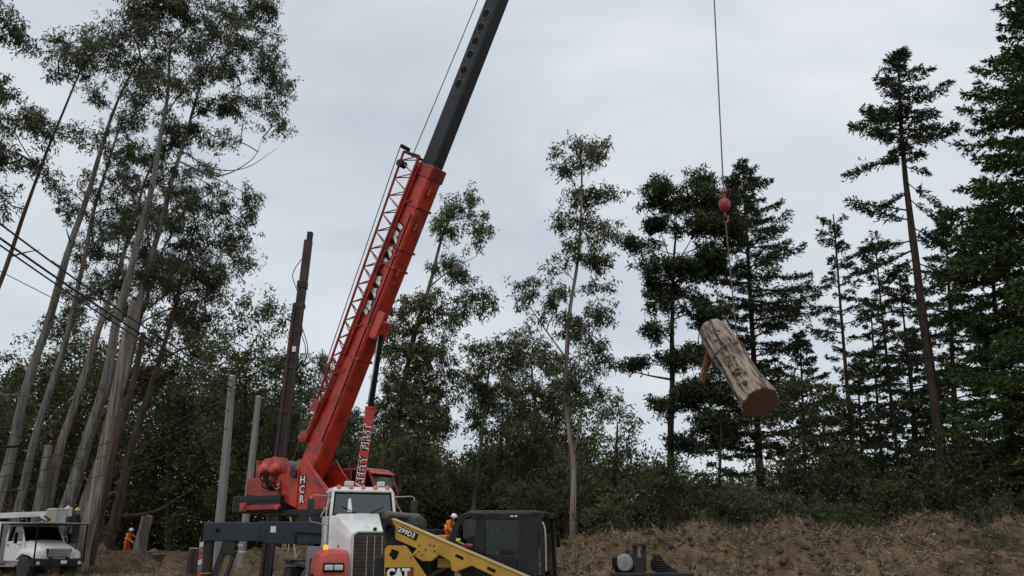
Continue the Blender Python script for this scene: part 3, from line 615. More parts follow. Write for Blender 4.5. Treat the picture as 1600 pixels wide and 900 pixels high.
conifer('fir_tree', 'young fir behind the thin stems, before the dark wood', 57, [(1350, 830), (1345, 690), (1340, 560)], .2,
        [(560, 5, 5), (600, 30, 30), (680, 56, 56), (770, 66, 66)], spacing=.26, dens=1.1, slope=.05, droop=.2, size=.28, wid=.1)
conifer('fir_tree', 'broad dark fir closing the gap below the tufted conifer', 55, [(1432, 830), (1428, 700), (1422, 520)], .22,
        [(520, 5, 5), (570, 40, 40), (660, 66, 66), (770, 76, 76)], spacing=.26, dens=1.1, slope=.05, droop=.2, size=.28, wid=.1)
broadleaf('small_tree', 'pale grey-green small tree between the firs', 'tree', 46, [(1296, 830), (1285, 680)], .16,
          [(1265, 615, 36, 28), (1232, 655, 30, 26), (1300, 650, 32, 36), (1262, 690, 44, 28), (1330, 715, 40, 32), (1222, 725, 36, 26), (1290, 745, 54, 28), (1360, 760, 40, 26), (1240, 600, 18, 14)], leafm='leaf_olive', per=140, size=.2, wid=.07, droop=.3, bark='bark_dark')
broadleaf('small_tree', 'pale drooping small tree at the foot of the redwoods', 'tree', 40, [(1530, 840), (1532, 720)], .14,
          [(1530, 685, 50, 22), (1588, 715, 40, 28), (1485, 735, 44, 24), (1560, 765, 56, 24), (1500, 780, 40, 18), (1610, 770, 40, 24)], leafm='leaf_olive', per=130, size=.2, wid=.06, droop=.3, bark='bark_dark')
def shrub(label, Y, px, py, rx, ry, leafm='leaf_shrub', per=150, size=.16, wid=.06, group=None):
    broadleaf('shrub', label, 'shrub', Y, [(px, py+ry+14), (px, py+ry*0.4)], .07, [(px, py, rx*.8, ry*.8), (px-rx*.55, py+ry*.45, rx*.5, ry*.5), (px+rx*.55, py+ry*.4, rx*.5, ry*.5)], leafm=leafm, per=per, size=size, wid=wid, cl=.42, droop=.0, bark='bark_dark', group=group, twigs=2, cdens=.9)
shrub('large rounded green shrub on the bank below the flat-topped pine', 41, 1050, 755, 60, 42)
shrub('green shrub on the bank between the large rounded shrub and the fir', 40, 1135, 785, 46, 26)
shrub('low dark shrub on the bank beside the tall slim eucalyptus', 42, 960, 792, 46, 32, leafm='leaf_dark')
shrub('pale green shrub on the bank below the fir', 39, 1215, 785, 50, 24, leafm='leaf_olive')
shrub('low green shrub on the bank below the small tree', 38, 1305, 795, 44, 20)
shrub('ragged shrub on the bank below the redwoods', 37, 1560, 795, 50, 22, leafm='leaf_olive')
shrub('dark shrub at the foot of the tall lone conifer', 41, 1400, 770, 50, 34, leafm='leaf_dark')
shrub('dark shrub on the bank below the dark dense redwood', 42, 1480, 775, 46, 30, leafm='leaf_dark')
shrub('ivy-like shrub at the foot of the topped trunk', 50.5, 152, 834, 13, 12)
shrub('olive shrub beside the loader cab on the far slope', 48, 830, 775, 40, 26, leafm='leaf_olive')

# the wood behind everything, one mass
TOP = [(-120, 640), (0, 590), (60, 565), (150, 560), (300, 560), (400, 600), (470, 640), (540, 670), (640, 680), (685, 728), (735, 728), (775, 690), (850, 680), (900, 692), (960, 715), (1060, 748), (1150, 752), (1240, 725), (1330, 715), (1450, 705), (1720, 690)]
tq = []
for _i in range(3300):
    px = random.uniform(-120, 1720) if _i < 2600 else random.uniform(-120, 900); ty = np.interp(px, [t[0] for t in TOP], [t[1] for t in TOP]); py = ty+8+(862-ty)*random.random()**0.9
    c = at(px, py, random.uniform(76, 92)); n = 110; off = RNG.normal(size=(n, 3))*np.array([.9, .9, .7])
    d = rdir(n)+np.array([0, 0, -.5]); d /= np.linalg.norm(d, axis=1, keepdims=True)
    tq.append(leaf_quads(np.array(c)+off, d, .42*RNG.uniform(.6, 1.3, n), .17*RNG.uniform(.7, 1.3, n)))
tl_ = crown('treeline', None, tq, 'leaf_dark'); tag(tl_, 'far dark wood closing the view behind the site', 'treeline', kind='stuff')
print('leaf tris', TRI[0]+2*len(tl_.data.polygons))
# ------------------------------------------------------------------ mobile crane on a truck
Z3 = Vector((0, 0, 1))
TRUCK = at(588, 855, 21.4); TRUCK.z = 0.0
crane = thing('crane_truck', 'red mobile crane on a white-cabbed truck, boom raised and outrigger out', 'crane truck', tuple(TRUCK), R(18))
TM = world(crane)
def wheel(parent, x, y, r, w, name='wheel', rimmat='white_worn', side=1):
    """local coordinates of parent, axle along x"""
    a = (side, 0, 0)
    o = MB().lathe([(r*.62, -w/2), (r*.9, -w/2), (r*.985, -w*.42), (r, -w*.3), (r, w*.3), (r*.985, w*.42), (r*.9, w/2), (r*.62, w/2)], (x, y, r), a, 28).build(name, 'rubber', parent, local=True)
    MB().lathe([(r*.63, -w*.4), (r*.63, w*.40), (r*.58, w*.44), (r*.5, w*.2), (r*.3, w*.15), (r*.25, w*.45), (r*.1, w*.48), (0.01, w*.48)], (x, y, r), a, 24).build('rim', rimmat, o, local=True)
    return o
def L(name, mb, m, bev=0.015, parent=None, **k):
    return mb.build(name, m, parent or crane, bev=bev, local=True, **k)
# chassis (facing -y)
mb = MB()
for s in (-1, 1): mb.box((s*.42, 5.2, .92), (.09, 9.6, .3))
for y in (1, 3, 5, 7, 9): mb.box((0, y, .92), (.9, .12, .2))
L('chassis_frame', mb, 'black', .01)
L('deck', MB().box((0, 6.6, 1.15), (2.3, 6.2, .1)), 'dark_steel')
L('bumper', MB().prism([(-1.22, -.05, .5), (-1.22, .22, .5), (-1.22, .22, .86), (-1.22, -.05, .86)], (2.44, 0, 0)), 'dark_steel', .03)
L('bumper_top', MB().box((0, .02, .885), (2.3, .34, .04)), 'black', .01)
# hood: lofted sections front to back, taller and wider towards the windscreen
def hood_ring(y, w, zt, zs, zb, tw):
    return [(-w, y, zb), (-w, y, zs), (-w*.985, y, zs+.05), (-tw, y, zt-.035), (-tw*.9, y, zt), (0, y, zt+.02), (tw*.9, y, zt), (tw, y, zt-.035), (w*.985, y, zs+.05), (w, y, zs), (w, y, zb)]
hd = L('hood', MB().loft([hood_ring(.30, .56, 1.93, 1.72, .8, .50), hood_ring(.36, .575, 1.965, 1.74, .8, .52), hood_ring(1.0, .64, 2.13, 1.86, .8, .58), hood_ring(1.6, .70, 2.29, 1.98, .85, .64), hood_ring(2.02, .74, 2.38, 2.06, .9, .68)]), 'white_paint', .012)
L('hood_crease', MB().prism([(-.10, .35, 1.985), (-.085, .35, 1.985), (-.11, 1.9, 2.385), (-.13, 1.9, 2.385)], (0, 0, .01)).prism([(.10, .35, 1.985), (.085, .35, 1.985), (.11, 1.9, 2.385), (.13, 1.9, 2.385)], (0, 0, .01)), 'white_paint', .003, hd)
L('hood_latch', MB().box((-.66, 1.25, 1.62), (.04, .07, .07)), 'black', .01, hd)
# grille
gl_ = L('grille', MB().prism([(-.47, .26, .9), (-.47, .26, 1.84), (-.38, .26, 1.92), (.38, .26, 1.92), (.47, .26, 1.84), (.47, .26, .9)], (0, .06, 0)), 'grille_brown', .012)
L('grille_surround', MB().bar((-.485, .25, .9), (-.485, .25, 1.86), .035).bar((.485, .25, .9), (.485, .25, 1.86), .035).bar((-.485, .25, 1.86), (-.38, .25, 1.935), .035).bar((.485, .25, 1.86), (.38, .25, 1.935), .035).bar((-.39, .25, 1.935), (.39, .25, 1.935), .04), 'white_worn', .008, gl_)
for i in range(11):
    z = .93+i*.085; L('grille_slat', MB().box((0, .252, z), (.9, .012, .012)), 'dark_steel', 0, gl_)
for x in (-.17, .17, .0): L('grille_bar', MB().box((x, .246, 1.38), (.022, .02, .94)), 'steel', 0, gl_)
L('grille_emblem', MB().prism([(-.045, .235, 1.92), (-.035, .235, 2.03), (.035, .235, 2.03), (.045, .235, 1.92)], (0, .05, 0)), 'label_black', .006, gl_)
# fenders, headlights
for s in (-1, 1):
    fe = L('fender', MB().loft([[(s*.56, y, zb), (s*.58, y, zt), (s*(wo-.16), y, zt+.02), (s*(wo-.03), y, zt-.06), (s*wo, y, zt-.2), (s*wo, y, zb)] for y, zt, zb, wo in ((.14, 1.30, .78, 1.17), (.20, 1.47, .8, 1.2), (.42, 1.535, .86, 1.235), (.9, 1.55, 1.0, 1.25), (1.35, 1.50, 1.02, 1.25), (1.72, 1.36, .9, 1.23))]), 'red_faded', .02)
    bz = L('headlight_bezel', MB().box((s*.90, .145, 1.17), (.46, .09, .20)), 'label_black', .02, fe)
    for k in (-1, 1): L('headlight', MB().box((s*.90+k*.105, .10, 1.17), (.185, .03, .115)), 'lens_clear', .015, fe)
    L('beacon', MB().lathe([(.05, 0), (.055, .02), (.055, .09), (.03, .11), (.001, .115)], (s*1.05, .5, 1.54), Z3, 14), 'lamp_amber' if s < 0 else 'lens_orange', 0, fe)
    L('mud_flap', MB().box((s*1.2, 1.78, 1.05), (.1, .04, .6)), 'rubber', .01, fe)
    wheel(crane, s*1.03, .95, .52, .3, side=s)
# cab shell with real window openings: built from posts, roof, panels
def yz(y, z): return y, z
cabw, cabt = .80, .73   # half widths at belt and roof
cab = L('cab', MB().loft([[(-.80, 2.0, .95), (.80, 2.0, .95), (.82, 3.5, .95), (-.82, 3.5, .95)], [(-.80, 2.0, 2.34), (.80, 2.0, 2.34), (.82, 3.5, 2.34), (-.82, 3.5, 2.34)]]), 'white_paint', .03)
L('cab_roof', MB().loft([[(-.74, 2.12, 2.90), (.74, 2.12, 2.90), (.77, 3.52, 2.90), (-.77, 3.52, 2.90)], [(-.75, 2.10, 2.95), (.75, 2.10, 2.95), (.78, 3.53, 2.95), (-.78, 3.53, 2.95)], [(-.68, 2.2, 3.04), (.68, 2.2, 3.04), (.70, 3.45, 3.06), (-.70, 3.45, 3.06)]]), 'white_paint', .02, cab)
for s in (-1, 1):
    for a_, b_, w_, h_ in (((s*.775, 2.04, 2.33), (s*.725, 2.16, 2.92), .07, .07), ((s*.81, 3.45, 2.33), (s*.755, 3.45, 2.92), .09, .12), ((s*.80, 2.75, 2.33), (s*.745, 2.75, 2.92), .045, .05)):
        L('cab_pillar', MB().bar(a_, b_, w_, h_), 'white_paint', .01, cab)
L('cab_rear_panel', MB().box((0, 3.48, 2.62), (1.5, .05, .6)), 'white_paint', .01, cab)
ws = L('windshield', MB().prism([(-.74, 2.055, 2.36), (.74, 2.055, 2.36), (.70, 2.165, 2.905), (-.70, 2.165, 2.905)], (0, .01, 0)), 'glass_cab', 0, cab)
L('windshield_gasket', MB().bar((-.745, 2.045, 2.36), (.745, 2.045, 2.36), .03).bar((-.70, 2.155, 2.895), (.70, 2.155, 2.895), .05).bar((-.735, 2.045, 2.36), (-.69, 2.155, 2.9), .05).bar((.735, 2.045, 2.36), (.69, 2.155, 2.9), .05), 'label_black', 0, cab)
for s in (-1, 1):
    L('side_window', MB().prism([(s*.80, 2.12, 2.36), (s*.80, 3.4, 2.36), (s*.745, 3.4, 2.9), (s*.745, 2.22, 2.9)], (s*.006, 0, 0)), 'glass_cab', 0, cab)
    L('door_handle', MB().box((s*.825, 3.2, 1.9), (.03, .14, .04)), 'chrome', .006, cab)
    L('grab_bar', MB().tube([(s*.83, 2.1, 1.3), (s*.88, 2.08, 1.35), (s*.88, 2.08, 2.1), (s*.83, 2.1, 2.15)], .018, 8), 'chrome', 0, cab)
    L('door_seam', MB().box((s*.808, 2.16, 1.65), (.012, .015, 1.3)), 'dark_steel', 0, cab)
for s in (-1, 1): L('wiper', MB().bar((s*.12, 2.03, 2.38), (s*.5, 2.07, 2.55), .015), 'label_black', 0, cab)
L('dashboard', MB().box((0, 2.25, 2.3), (1.4, .3, .12)).lathe([(.2, -.012), (.2, .012)], (.35, 2.5, 2.42), (0, -.7, .5), 18), 'seat', .02, cab)
for s in (-1, 1): L('cab_seat', MB().box((s*.38, 3.05, 2.42), (.46, .14, .72)).box((s*.38, 2.85, 2.1), (.46, .5, .15)), 'seat', .05, cab)
L('sticker', MB().prism([(-.38, 2.048, 2.44), (-.26, 2.048, 2.42), (-.30, 2.12, 2.76), (-.36, 2.12, 2.74)], (0, .004, 0)), 'label_white', 0, cab)
for i in range(5): L('roof_light', MB().lathe([(.055, 0), (.055, .03), (.04, .07), (.015, .09)], (-.6+i*.3, 2.16, 2.99), Z3, 12), 'lens_orange', 0, cab)
for x, w in ((-.33, .22), (.46, .18)): L('work_light', MB().box((x, 2.3, 3.12), (w, .16, .12)).box((x, 2.3, 3.05), (.05, .05, .06)), 'white_worn', .02, cab)
for s in (-1, 1):
    mr = L('mirror_bracket', MB().tube([(s*.77, 2.12, 2.80), (s*1.18, 2.05, 2.82), (s*1.27, 2.05, 2.79), (s*1.27, 2.05, 2.2), (s*.80, 2.12, 2.1)], .016, 8).tube([(s*.77, 2.12, 2.76), (s*1.0, 2.06, 2.35)], .012, 6), 'steel', 0, cab)
    L('mirror', MB().box((s*1.27, 2.03, 2.52), (.17, .07, .42)), 'dark_steel', .025, cab)
# red tank / step boxes behind the cab, rear axles
L('red_cabinet', MB().box((-.72, 4.05, 2.4), (.46, .7, 1.0)), 'red_faded', .02)
L('cabinet_base', MB().box((-.72, 4.05, 1.55), (.5, .75, .7)), 'black', .02)
L('fuel_tank', MB().lathe([(.1, -.6), (.3, -.58), (.32, -.5), (.32, .5), (.3, .58), (.1, .6)], (-.95, 3.0, .85), (0, 1, 0), 20), 'chrome', 0)
for s in (-1, 1):
    for y in (7.4, 8.75): wheel(crane, s*.98, y, .52, .5, side=s)
    L('rear_fender', MB().box((s*1.0, 8.1, 1.22), (.5, 2.6, .06)), 'black', .02)
L('step_tank', MB().prism([(-1.28, 1.85, .95), (-1.28, 2.35, .95), (-1.28, 2.35, 1.62), (-1.28, 2.0, 1.62)], (.42, 0, 0)), 'grey_green', .02)
L('turret_base', MB().lathe([(.9, 0), (.9, .5), (.75, .55), (.75, .9)], (0, 4.9, 1.2), Z3, 32), 'black', 0)
# outrigger beam: crosses the frame behind the cab, boxed, sliding inner beam
ob = L('outrigger_beam', MB().box((-2.45, 3.55, 1.97), (2.5, .34, .46)), 'navy', .02)
L('outrigger_sleeve', MB().box((-1.35, 3.55, 1.95), (1.75, .40, .54)).prism([(-2.20, 3.34, 1.67), (-2.20, 3.34, 2.23), (-2.32, 3.34, 2.23), (-2.32, 3.34, 1.86)], (0, .42, 0)), 'navy', .015, ob)
L('outrigger_cross_beam', MB().box((.35, 3.62, 1.95), (1.6, .36, .5)), 'navy', .02, ob)
L('beam_pad', MB().bar((-1.45, 3.335, 1.95), (-.45, 3.335, 1.90), .03).bar((-1.45, 3.335, 1.95), (-1.45, 3.335, 1.67), .03), 'label_black', 0, ob)
L('beam_sticker', MB().box((-2.02, 3.343, 2.03), (.13, .006, .15)), 'label_white', 0, ob)
L('beam_end', MB().box((-3.70, 3.55, 1.97), (.05, .37, .50)), 'label_black', .01, ob)
L('beam_hole_shade_disc', MB().lathe([(.05, 0), (.05, .012)], (-3.35, 3.372, 2.0), (0, -1, 0), 16), 'label_black', 0, ob)  # solid disc over the beam face, the hole's inner darkness painted black
L('outrigger_leg', MB().lathe([(.13, 0), (.13, .95), (.1, .97)], (-3.52, 3.55, .85), Z3, 20).lathe([(.085, 0), (.085, .8)], (-3.52, 3.55, .1), Z3, 16).lathe([(.3, 0), (.3, .06), (.1, .12)], (-3.52, 3.55, .02), Z3, 20), 'rust_dark', 0)
L('leg_band', MB().lathe([(.14, 0), (.14, .02)], (-3.52, 3.55, .98), Z3, 20), 'yellow', 0)
L('outrigger_brace', MB().bar((-3.1, 3.55, 1.75), (-3.35, 3.55, .9), .1, .16).box((-3.05, 3.5, 1.6), (.28, .2, .36)).tube([(-2.9, 3.5, 1.5), (-3.05, 3.45, .9), (-3.08, 3.45, .2)], .06, 8), 'dark_steel', .01)
L('outrigger_stay', MB().tube([(-.85, 3.7, 1.7), (-.9, 3.7, 1.2), (-1.05, 3.6, .9)], .06, 8), 'black', 0)
L('outrigger_pin', MB().lathe([(.045, -.2), (.045, .25)], (-.62, 3.2, 1.98), (0.9, 0, .1), 12), 'steel', 0)

# --- upper works, laid out along the boom's heading
PIV = at(486, 742, 25.4); TIP = at(1064, -731, 19.0)
bd = (TIP-PIV); BL = bd.length; bd.normalize()
hz = Vector((bd.x, bd.y, 0)).normalized(); sidev = Vector((hz.y, -hz.x, 0))      # sidev faces the camera
bn = sidev.cross(bd); 
if bn.z < 0: bn = -bn                                              # top of the boom
def U(f, s, u): return PIV+hz*f+sidev*s+Z3*u                        # forward, to the near side, up
def Bp(t, s, n): return PIV+bd*t+sidev*s+bn*n
Rw = Matrix((hz, -sidev, Z3)).transposed()
def W_(name, mb, m, bev=0.012, parent=None, **k): return mb.build(name, m, parent or crane, bev=bev, **k)
S_ = .0
def ubox(c, d): return MB().box(U(*c), d, Rw)
up = W_('superstructure', ubox((.1, 0, -1.0), (2.3, 1.3, .14)), 'black')
sidepoly = [(f+.32, u) for f, u in [(-1.75, -.50), (-1.75, -.05), (-.55, .02), (-.30, .18), (.05, .42), (.30, .10), (1.05, -.62), (1.75, -.70), (1.75, -1.0), (.35, -1.12), (-.15, -.92), (-.95, -.62)]]
for s in (.52, -.58):
    sp = W_('side_plate', MB().prism([U(f, s, u) for f, u in sidepoly], sidev*.06), 'red', .01, up)
W_('pivot_pin', MB().lathe([(.12, -.68), (.12, .68)], PIV, sidev, 20), 'dark_steel', 0, up)
W_('plate_rib', MB().bar(U(.40, .60, .30), U(1.32, .60, -.66), .05, .05).bar(U(.12, .60, .15), U(.12, .60, -.85), .04, .04), 'red', .008, up)
lm = frame_mtx(U(.30, .60, -.38), hz, Z3)
for i, ch in enumerate('HCR'):
    mtx = frame_mtx(U(.30, .592, -.18-.25*i), hz, Z3)
    text_mesh('lettering', ch, .27, mtx, 'label_black', up, offset=.028, extrude=.003)
    mtx = frame_mtx(U(.30, .600, -.18-.25*i), hz, Z3); text_mesh('lettering', ch, .27, mtx, 'label_white', up, offset=.006, extrude=.003)
# tail: red box with chamfered corner, winch, black counterweight
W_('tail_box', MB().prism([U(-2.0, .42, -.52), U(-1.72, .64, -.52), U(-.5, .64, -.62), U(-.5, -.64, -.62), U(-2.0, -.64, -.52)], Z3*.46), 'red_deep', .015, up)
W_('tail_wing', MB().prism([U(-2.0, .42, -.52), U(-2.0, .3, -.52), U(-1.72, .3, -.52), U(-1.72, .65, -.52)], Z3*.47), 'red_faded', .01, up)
cw = MB()
W_('counterweight', MB().prism([U(-2.35, .55, -.98), U(-2.1, .75, -.98), U(-.35, .75, -.98), U(-.25, -.75, -.98), U(-2.2, -.75, -.98), U(-2.35, -.55, -.98)], Z3*.44), 'black', .02, up)
for u in (-.66, -.78, -.9): W_('counterweight_seam', MB().bar(U(-2.1, .765, u), U(-.38, .765, u), .02), 'dark_steel', 0, up)
W_('swing_guard', MB().box(U(-.95, .80, -.86), (1.15, .06, .13), Rw), 'red_deep', .015, up)
W_('swing_guard_end', MB().box(U(-1.62, .80, -.84), (.26, .1, .24), Rw), 'red_deep', .015, up)
W_('swing_guard_cap', MB().lathe([(.07, -.05), (.07, .05)], U(-.33, .82, -.86), sidev, 14), 'red_faded', 0, up)
W_('swing_guard_cap', MB().lathe([(.06, -.05), (.06, .06)], U(-1.58, .84, -.82), sidev, 14), 'red_faded', 0, up)
W_('tail_stack', MB().lathe([(.09, 0), (.09, .46), (.11, .46), (.11, .5), (.07, .5)], U(-1.62, .35, -.08), Z3, 18), 'red_deep', 0, up)
for f, n in ((-1.15, 0), (-.72, 1)):
    wd = W_('winch_drum', MB().lathe([(.05, -.5), (.30, -.5), (.30, -.45), (.21, -.44), (.21, .44), (.30, .45), (.30, .5), (.24, .53), (.12, .56), (.05, .62)], U(f, 0, .16), sidev, 28), 'red_deep', 0, up)
    W_('winch_rope', MB().lathe([(.235+.012*(k % 2), -.42+.84*k/40) for k in range(41)], U(f, 0, .16), sidev, 24), 'cable_steel', 0, wd)
    W_('winch_motor', MB().lathe([(.16, 0), (.17, .08), (.13, .14), (.1, .22), (.04, .23)], U(f, .55, .14), sidev, 18), 'red_faded', 0, wd)
W_('winch_frame', MB().prism([U(-1.5, .45, 0), U(-1.35, .45, .3), U(-.95, .45, .5), U(-.45, .45, .42), U(-.25, .45, 0)], sidev*.05).prism([U(-1.5, -.5, 0), U(-1.35, -.5, .3), U(-.95, -.5, .5), U(-.45, -.5, .42), U(-.25, -.5, 0)], sidev*.05), 'red', .01, up)
hs = MB(); random.seed(21)
for k in range(9):
    f = random.uniform(-1.2, -.5); hs.tube(spline([U(f, .66, .15), U(f+random.uniform(-.1, .2), .76, -.1), U(f+random.uniform(0, .35), .74, -.3), U(f+random.uniform(.1, .4), .66, -.42)], .06), .017, 6)
W_('hydraulic_hose', hs, 'label_black', 0, up)
W_('hose_clamp', MB().bar(U(-.5, .74, -.30), U(-.38, .74, -.26), .03).bar(U(-.52, .74, -.40), U(-.40, .74, -.36), .03), 'steel', 0, up)
W_('turntable', MB().lathe([(.78, 0), (.78, .18), (.7, .2), (.7, .42)], U(.55, 0, -1.45), Z3, 36), 'black', 0, up)
# operator cab on the far side
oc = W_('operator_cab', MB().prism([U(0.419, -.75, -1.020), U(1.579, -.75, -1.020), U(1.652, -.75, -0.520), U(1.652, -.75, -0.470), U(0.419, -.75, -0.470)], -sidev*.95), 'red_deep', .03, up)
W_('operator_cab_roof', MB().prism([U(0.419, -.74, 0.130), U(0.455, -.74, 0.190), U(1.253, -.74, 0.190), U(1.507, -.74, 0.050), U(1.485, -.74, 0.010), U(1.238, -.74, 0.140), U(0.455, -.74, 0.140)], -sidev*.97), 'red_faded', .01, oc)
W_('operator_cab_panel', MB().prism([U(0.419, -.75, -0.470), U(0.760, -.75, -0.470), U(0.760, -.75, 0.150), U(0.455, -.75, 0.150)], -sidev*.95), 'red_deep', .02, oc)
W_('operator_cab_post', MB().bar(U(1.144, -.77, -0.490), U(1.144, -.77, 0.160), .06), 'red_deep', .01, oc)
W_('operator_cab_post', MB().bar(U(1.652, -.77, -0.490), U(1.362, -.77, 0.130), .06), 'red_deep', .01, oc)
W_('operator_cab_post', MB().bar(U(1.652, -1.67, -0.490), U(1.362, -1.67, 0.130), .06), 'red_deep', .01, oc)
W_('operator_cab_window', MB().prism([U(0.766, -.765, -0.460), U(1.630, -.765, -0.460), U(1.369, -.765, 0.110), U(0.766, -.765, 0.140)], -sidev*.008), 'glass_clear', 0, oc)
W_('operator_cab_windscreen', MB().prism([U(1.659, -.78, -0.460), U(1.659, -1.66, -0.460), U(1.369, -1.66, 0.130), U(1.369, -.78, 0.130)], hz*.01), 'glass_clear', 0, oc)
W_('operator_seat', MB().box(U(0.963, -1.2, -0.270), (.14, .45, .6), Rw), 'seat', .04, oc)
# boom
b0, b1 = -.45, 9.25
yb = None
def boom_section(name, t0, t1, w, h, m, taper0=None):
    c = .05; rings = []
    for t, k in ((t0, taper0 or 1.0), (t0+.9, 1.0), (t1, 1.0)):
        ww, hh = w/2, h/2*k; off = (h/2-hh)*.3
        rings.append([Bp(t, s, n+off) for s, n in ((-ww+c, -hh), (ww-c, -hh), (ww, -hh+c), (ww, hh-c), (ww-c, hh), (-ww+c, hh), (-ww, hh-c), (-ww, -hh+c))])
    return W_(name, MB().loft(rings), m, .006)
def boom_t(y):   # distance along the boom that shows at pixel row y
    best = min((abs((lambda q: 450-FPX*((-q.y*SP+(q.z-CAMH)*CP)/(q.y*CP+(q.z-CAMH)*SP)))(Bp(k*.05, 0, 0))-y), k*.05) for k in range(0, 560)); return best[1]
tR = boom_t(262)
boom = boom_section('boom', -.35, tR, .56, .62, 'red', .75)
W_('boom_head_collar', MB().loft([[Bp(t, s, n) for s, n in ((-.295, -.325), (.295, -.325), (.295, .325), (-.295, .325))] for t in (tR-.35, tR+.02)]), 'red_deep', .02, boom)
for t in (tR-1.2, tR-2.4, boom_t(420), boom_t(560)): W_('boom_band', MB().loft([[Bp(q, s, n) for s, n in ((-.30, -.33), (.30, -.33), (.30, .33), (-.30, .33))] for q in (t, t+.07)]), 'red_deep', .008, boom)
for t in (tR-.7, tR-1.7, tR-3.0): W_('boom_lug', MB().box(Bp(t, .1, -.36), (.2, .12, .14), Matrix((bd, sidev, bn)).transposed()), 'red_deep', .01, boom)
b2 = boom_section('boom_extension', tR-.5, BL*.62, .42, .50, 'black_boom')
b3 = boom_section('boom_tip_section', BL*.62-.4, BL, .34, .42, 'black_boom')
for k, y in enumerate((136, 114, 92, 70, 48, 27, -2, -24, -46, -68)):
    q = Bp(boom_t(y), .21, 0); W_('boom_hole_shade_disc', MB().lathe([(.122, -.02), (.122, .004), (.10, .0045), (.002, .0045)], q, sidev, 20), 'label_black', 0, b2)  # raised disc, no opening: black colour stands in for the shade inside
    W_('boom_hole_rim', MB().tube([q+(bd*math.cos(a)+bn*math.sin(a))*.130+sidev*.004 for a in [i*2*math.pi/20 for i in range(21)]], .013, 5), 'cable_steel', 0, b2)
W_('boom_bottom_seam', MB().bar(Bp(tR, .2, -.245), Bp(BL*.62, .2, -.245), .02), 'dark_steel', 0, b2)
# sheave head at the tip
W_('sheave_head', MB().box(Bp(BL+.1, 0, -.05), (.6, .4, .5), Matrix((bd, sidev, bn)).transposed()), 'red_deep', .02)
# fly jib stowed along the boom's top edge
j0, j1 = boom_t(640), tR+.15
CH = {'t': ((.40, .42), (.42, .78)), 'a': ((.36, .24), (.40, .20)), 'b': ((.05, .42), (-.12, .52))}
def ch(c, tt):
    (s0, n0), (s1, n1) = CH[c]; return Bp(j0+(j1-j0)*tt, s0+(s1-s0)*tt, n0+(n1-n0)*tt)
jib = W_('stowed_jib', MB().tube([ch('t', 0), ch('t', 1)], .035, 8), 'red_deep', 0)
for c_ in 'ab': W_('jib_chord', MB().tube([ch(c_, 0), ch(c_, 1)], .042, 8), 'red_deep', 0, jib)
NB = 14
for k in range(NB):
    t = k/NB; t2 = (k+.5)/NB; t3 = (k+1)/NB; top = ch('t', t2)
    for e in (ch('a', t), ch('a', t3), ch('b', t), ch('b', t3)): W_('jib_lacing', MB().tube([e, top], .017, 5), 'red_deep', 0, jib)
    W_('jib_lacing', MB().tube([ch('a', t), ch('b', t3)], .014, 5), 'red_deep', 0, jib)
for q in (.12, .3, .55, .8): 
    t = j0+(j1-j0)*q; W_('jib_bracket', MB().bar(Bp(t, .36, .22), Bp(t, .27, .22), .06).bar(Bp(t, .40, .24), Bp(t+.25, .31, -.02), .025), 'red_deep', 0, jib)
hdq = ch('t', 1)
BR = Matrix((bd, sidev, bn)).transposed()
W_('jib_head', MB().bar(ch('a', 1), hdq, .05).bar(ch('b', 1), hdq, .05).lathe([(.1, -.12), (.1, .12)], hdq-bd*.35-bn*.1, sidev, 14).box(hdq+bd*.1, (.10, .36, .06), BR), 'rust_dark', 0, jib)
W_('jib_foot', MB().tube([Bp(j0-.9, .3, .36), ch('a', 0.03)], .085, 10), 'red_deep', .0, jib)
W_('jib_foot_pulley', MB().lathe([(.06, -.14), (.16, -.12), (.12, 0), (.16, .12), (.06, .14)], Bp(j0-1.0, .3, .40), sidev, 16), 'red_deep', 0, jib)
W_('jib_foot_block', MB().box(Bp(j0-.1, .34, .36), (.3, .26, .24), BR), 'red_deep', .01, jib)
W_('jib_rail', MB().bar(Bp(boom_t(560), .33, .15), Bp(tR-.1, .33, .15), .07, .09, up=sidev), 'red_deep', .01, jib)
# worn white lettering, partly hidden by the jib rail
rr_ = random.Random(5)
for y0, y1, n in ((352, 418, 6), (432, 496, 7)):
    for i in range(n):
        t = boom_t(y1+(y0-y1)*(i+.5)/n); hh = .20+.05*(i % 2); sh = rr_.choice((-.12, .12, 0))
        q = [(t-.10, .17-hh), (t+.02, .17-hh), (t+.10+sh, .17), (t-.02+sh, .17)]
        W_('lettering_fragment', MB().prism([Bp(a, .2865, n_-.012) for a, n_ in [(t-.14, .17-hh), (t+.06, .17-hh), (t+.14, .18), (t-.06, .18)]], sidev*.002), 'label_black', 0, boom)
        W_('lettering_fragment', MB().prism([Bp(a, .290, n_) for a, n_ in q], sidev*.002), 'label_white', 0, boom)
W_('boom_hose', MB().tube([Bp(t_*.5, .292, -.20+.008*math.sin(t_)) for t_ in range(2, int(tR*2)-1)], .016, 6), 'label_black', 0, boom)
for q_ in range(2, int(tR), 2): W_('hose_bracket', MB().box(Bp(q_+.3, .295, -.20), (.07, .03, .09), BR), 'red_deep', .005, boom)
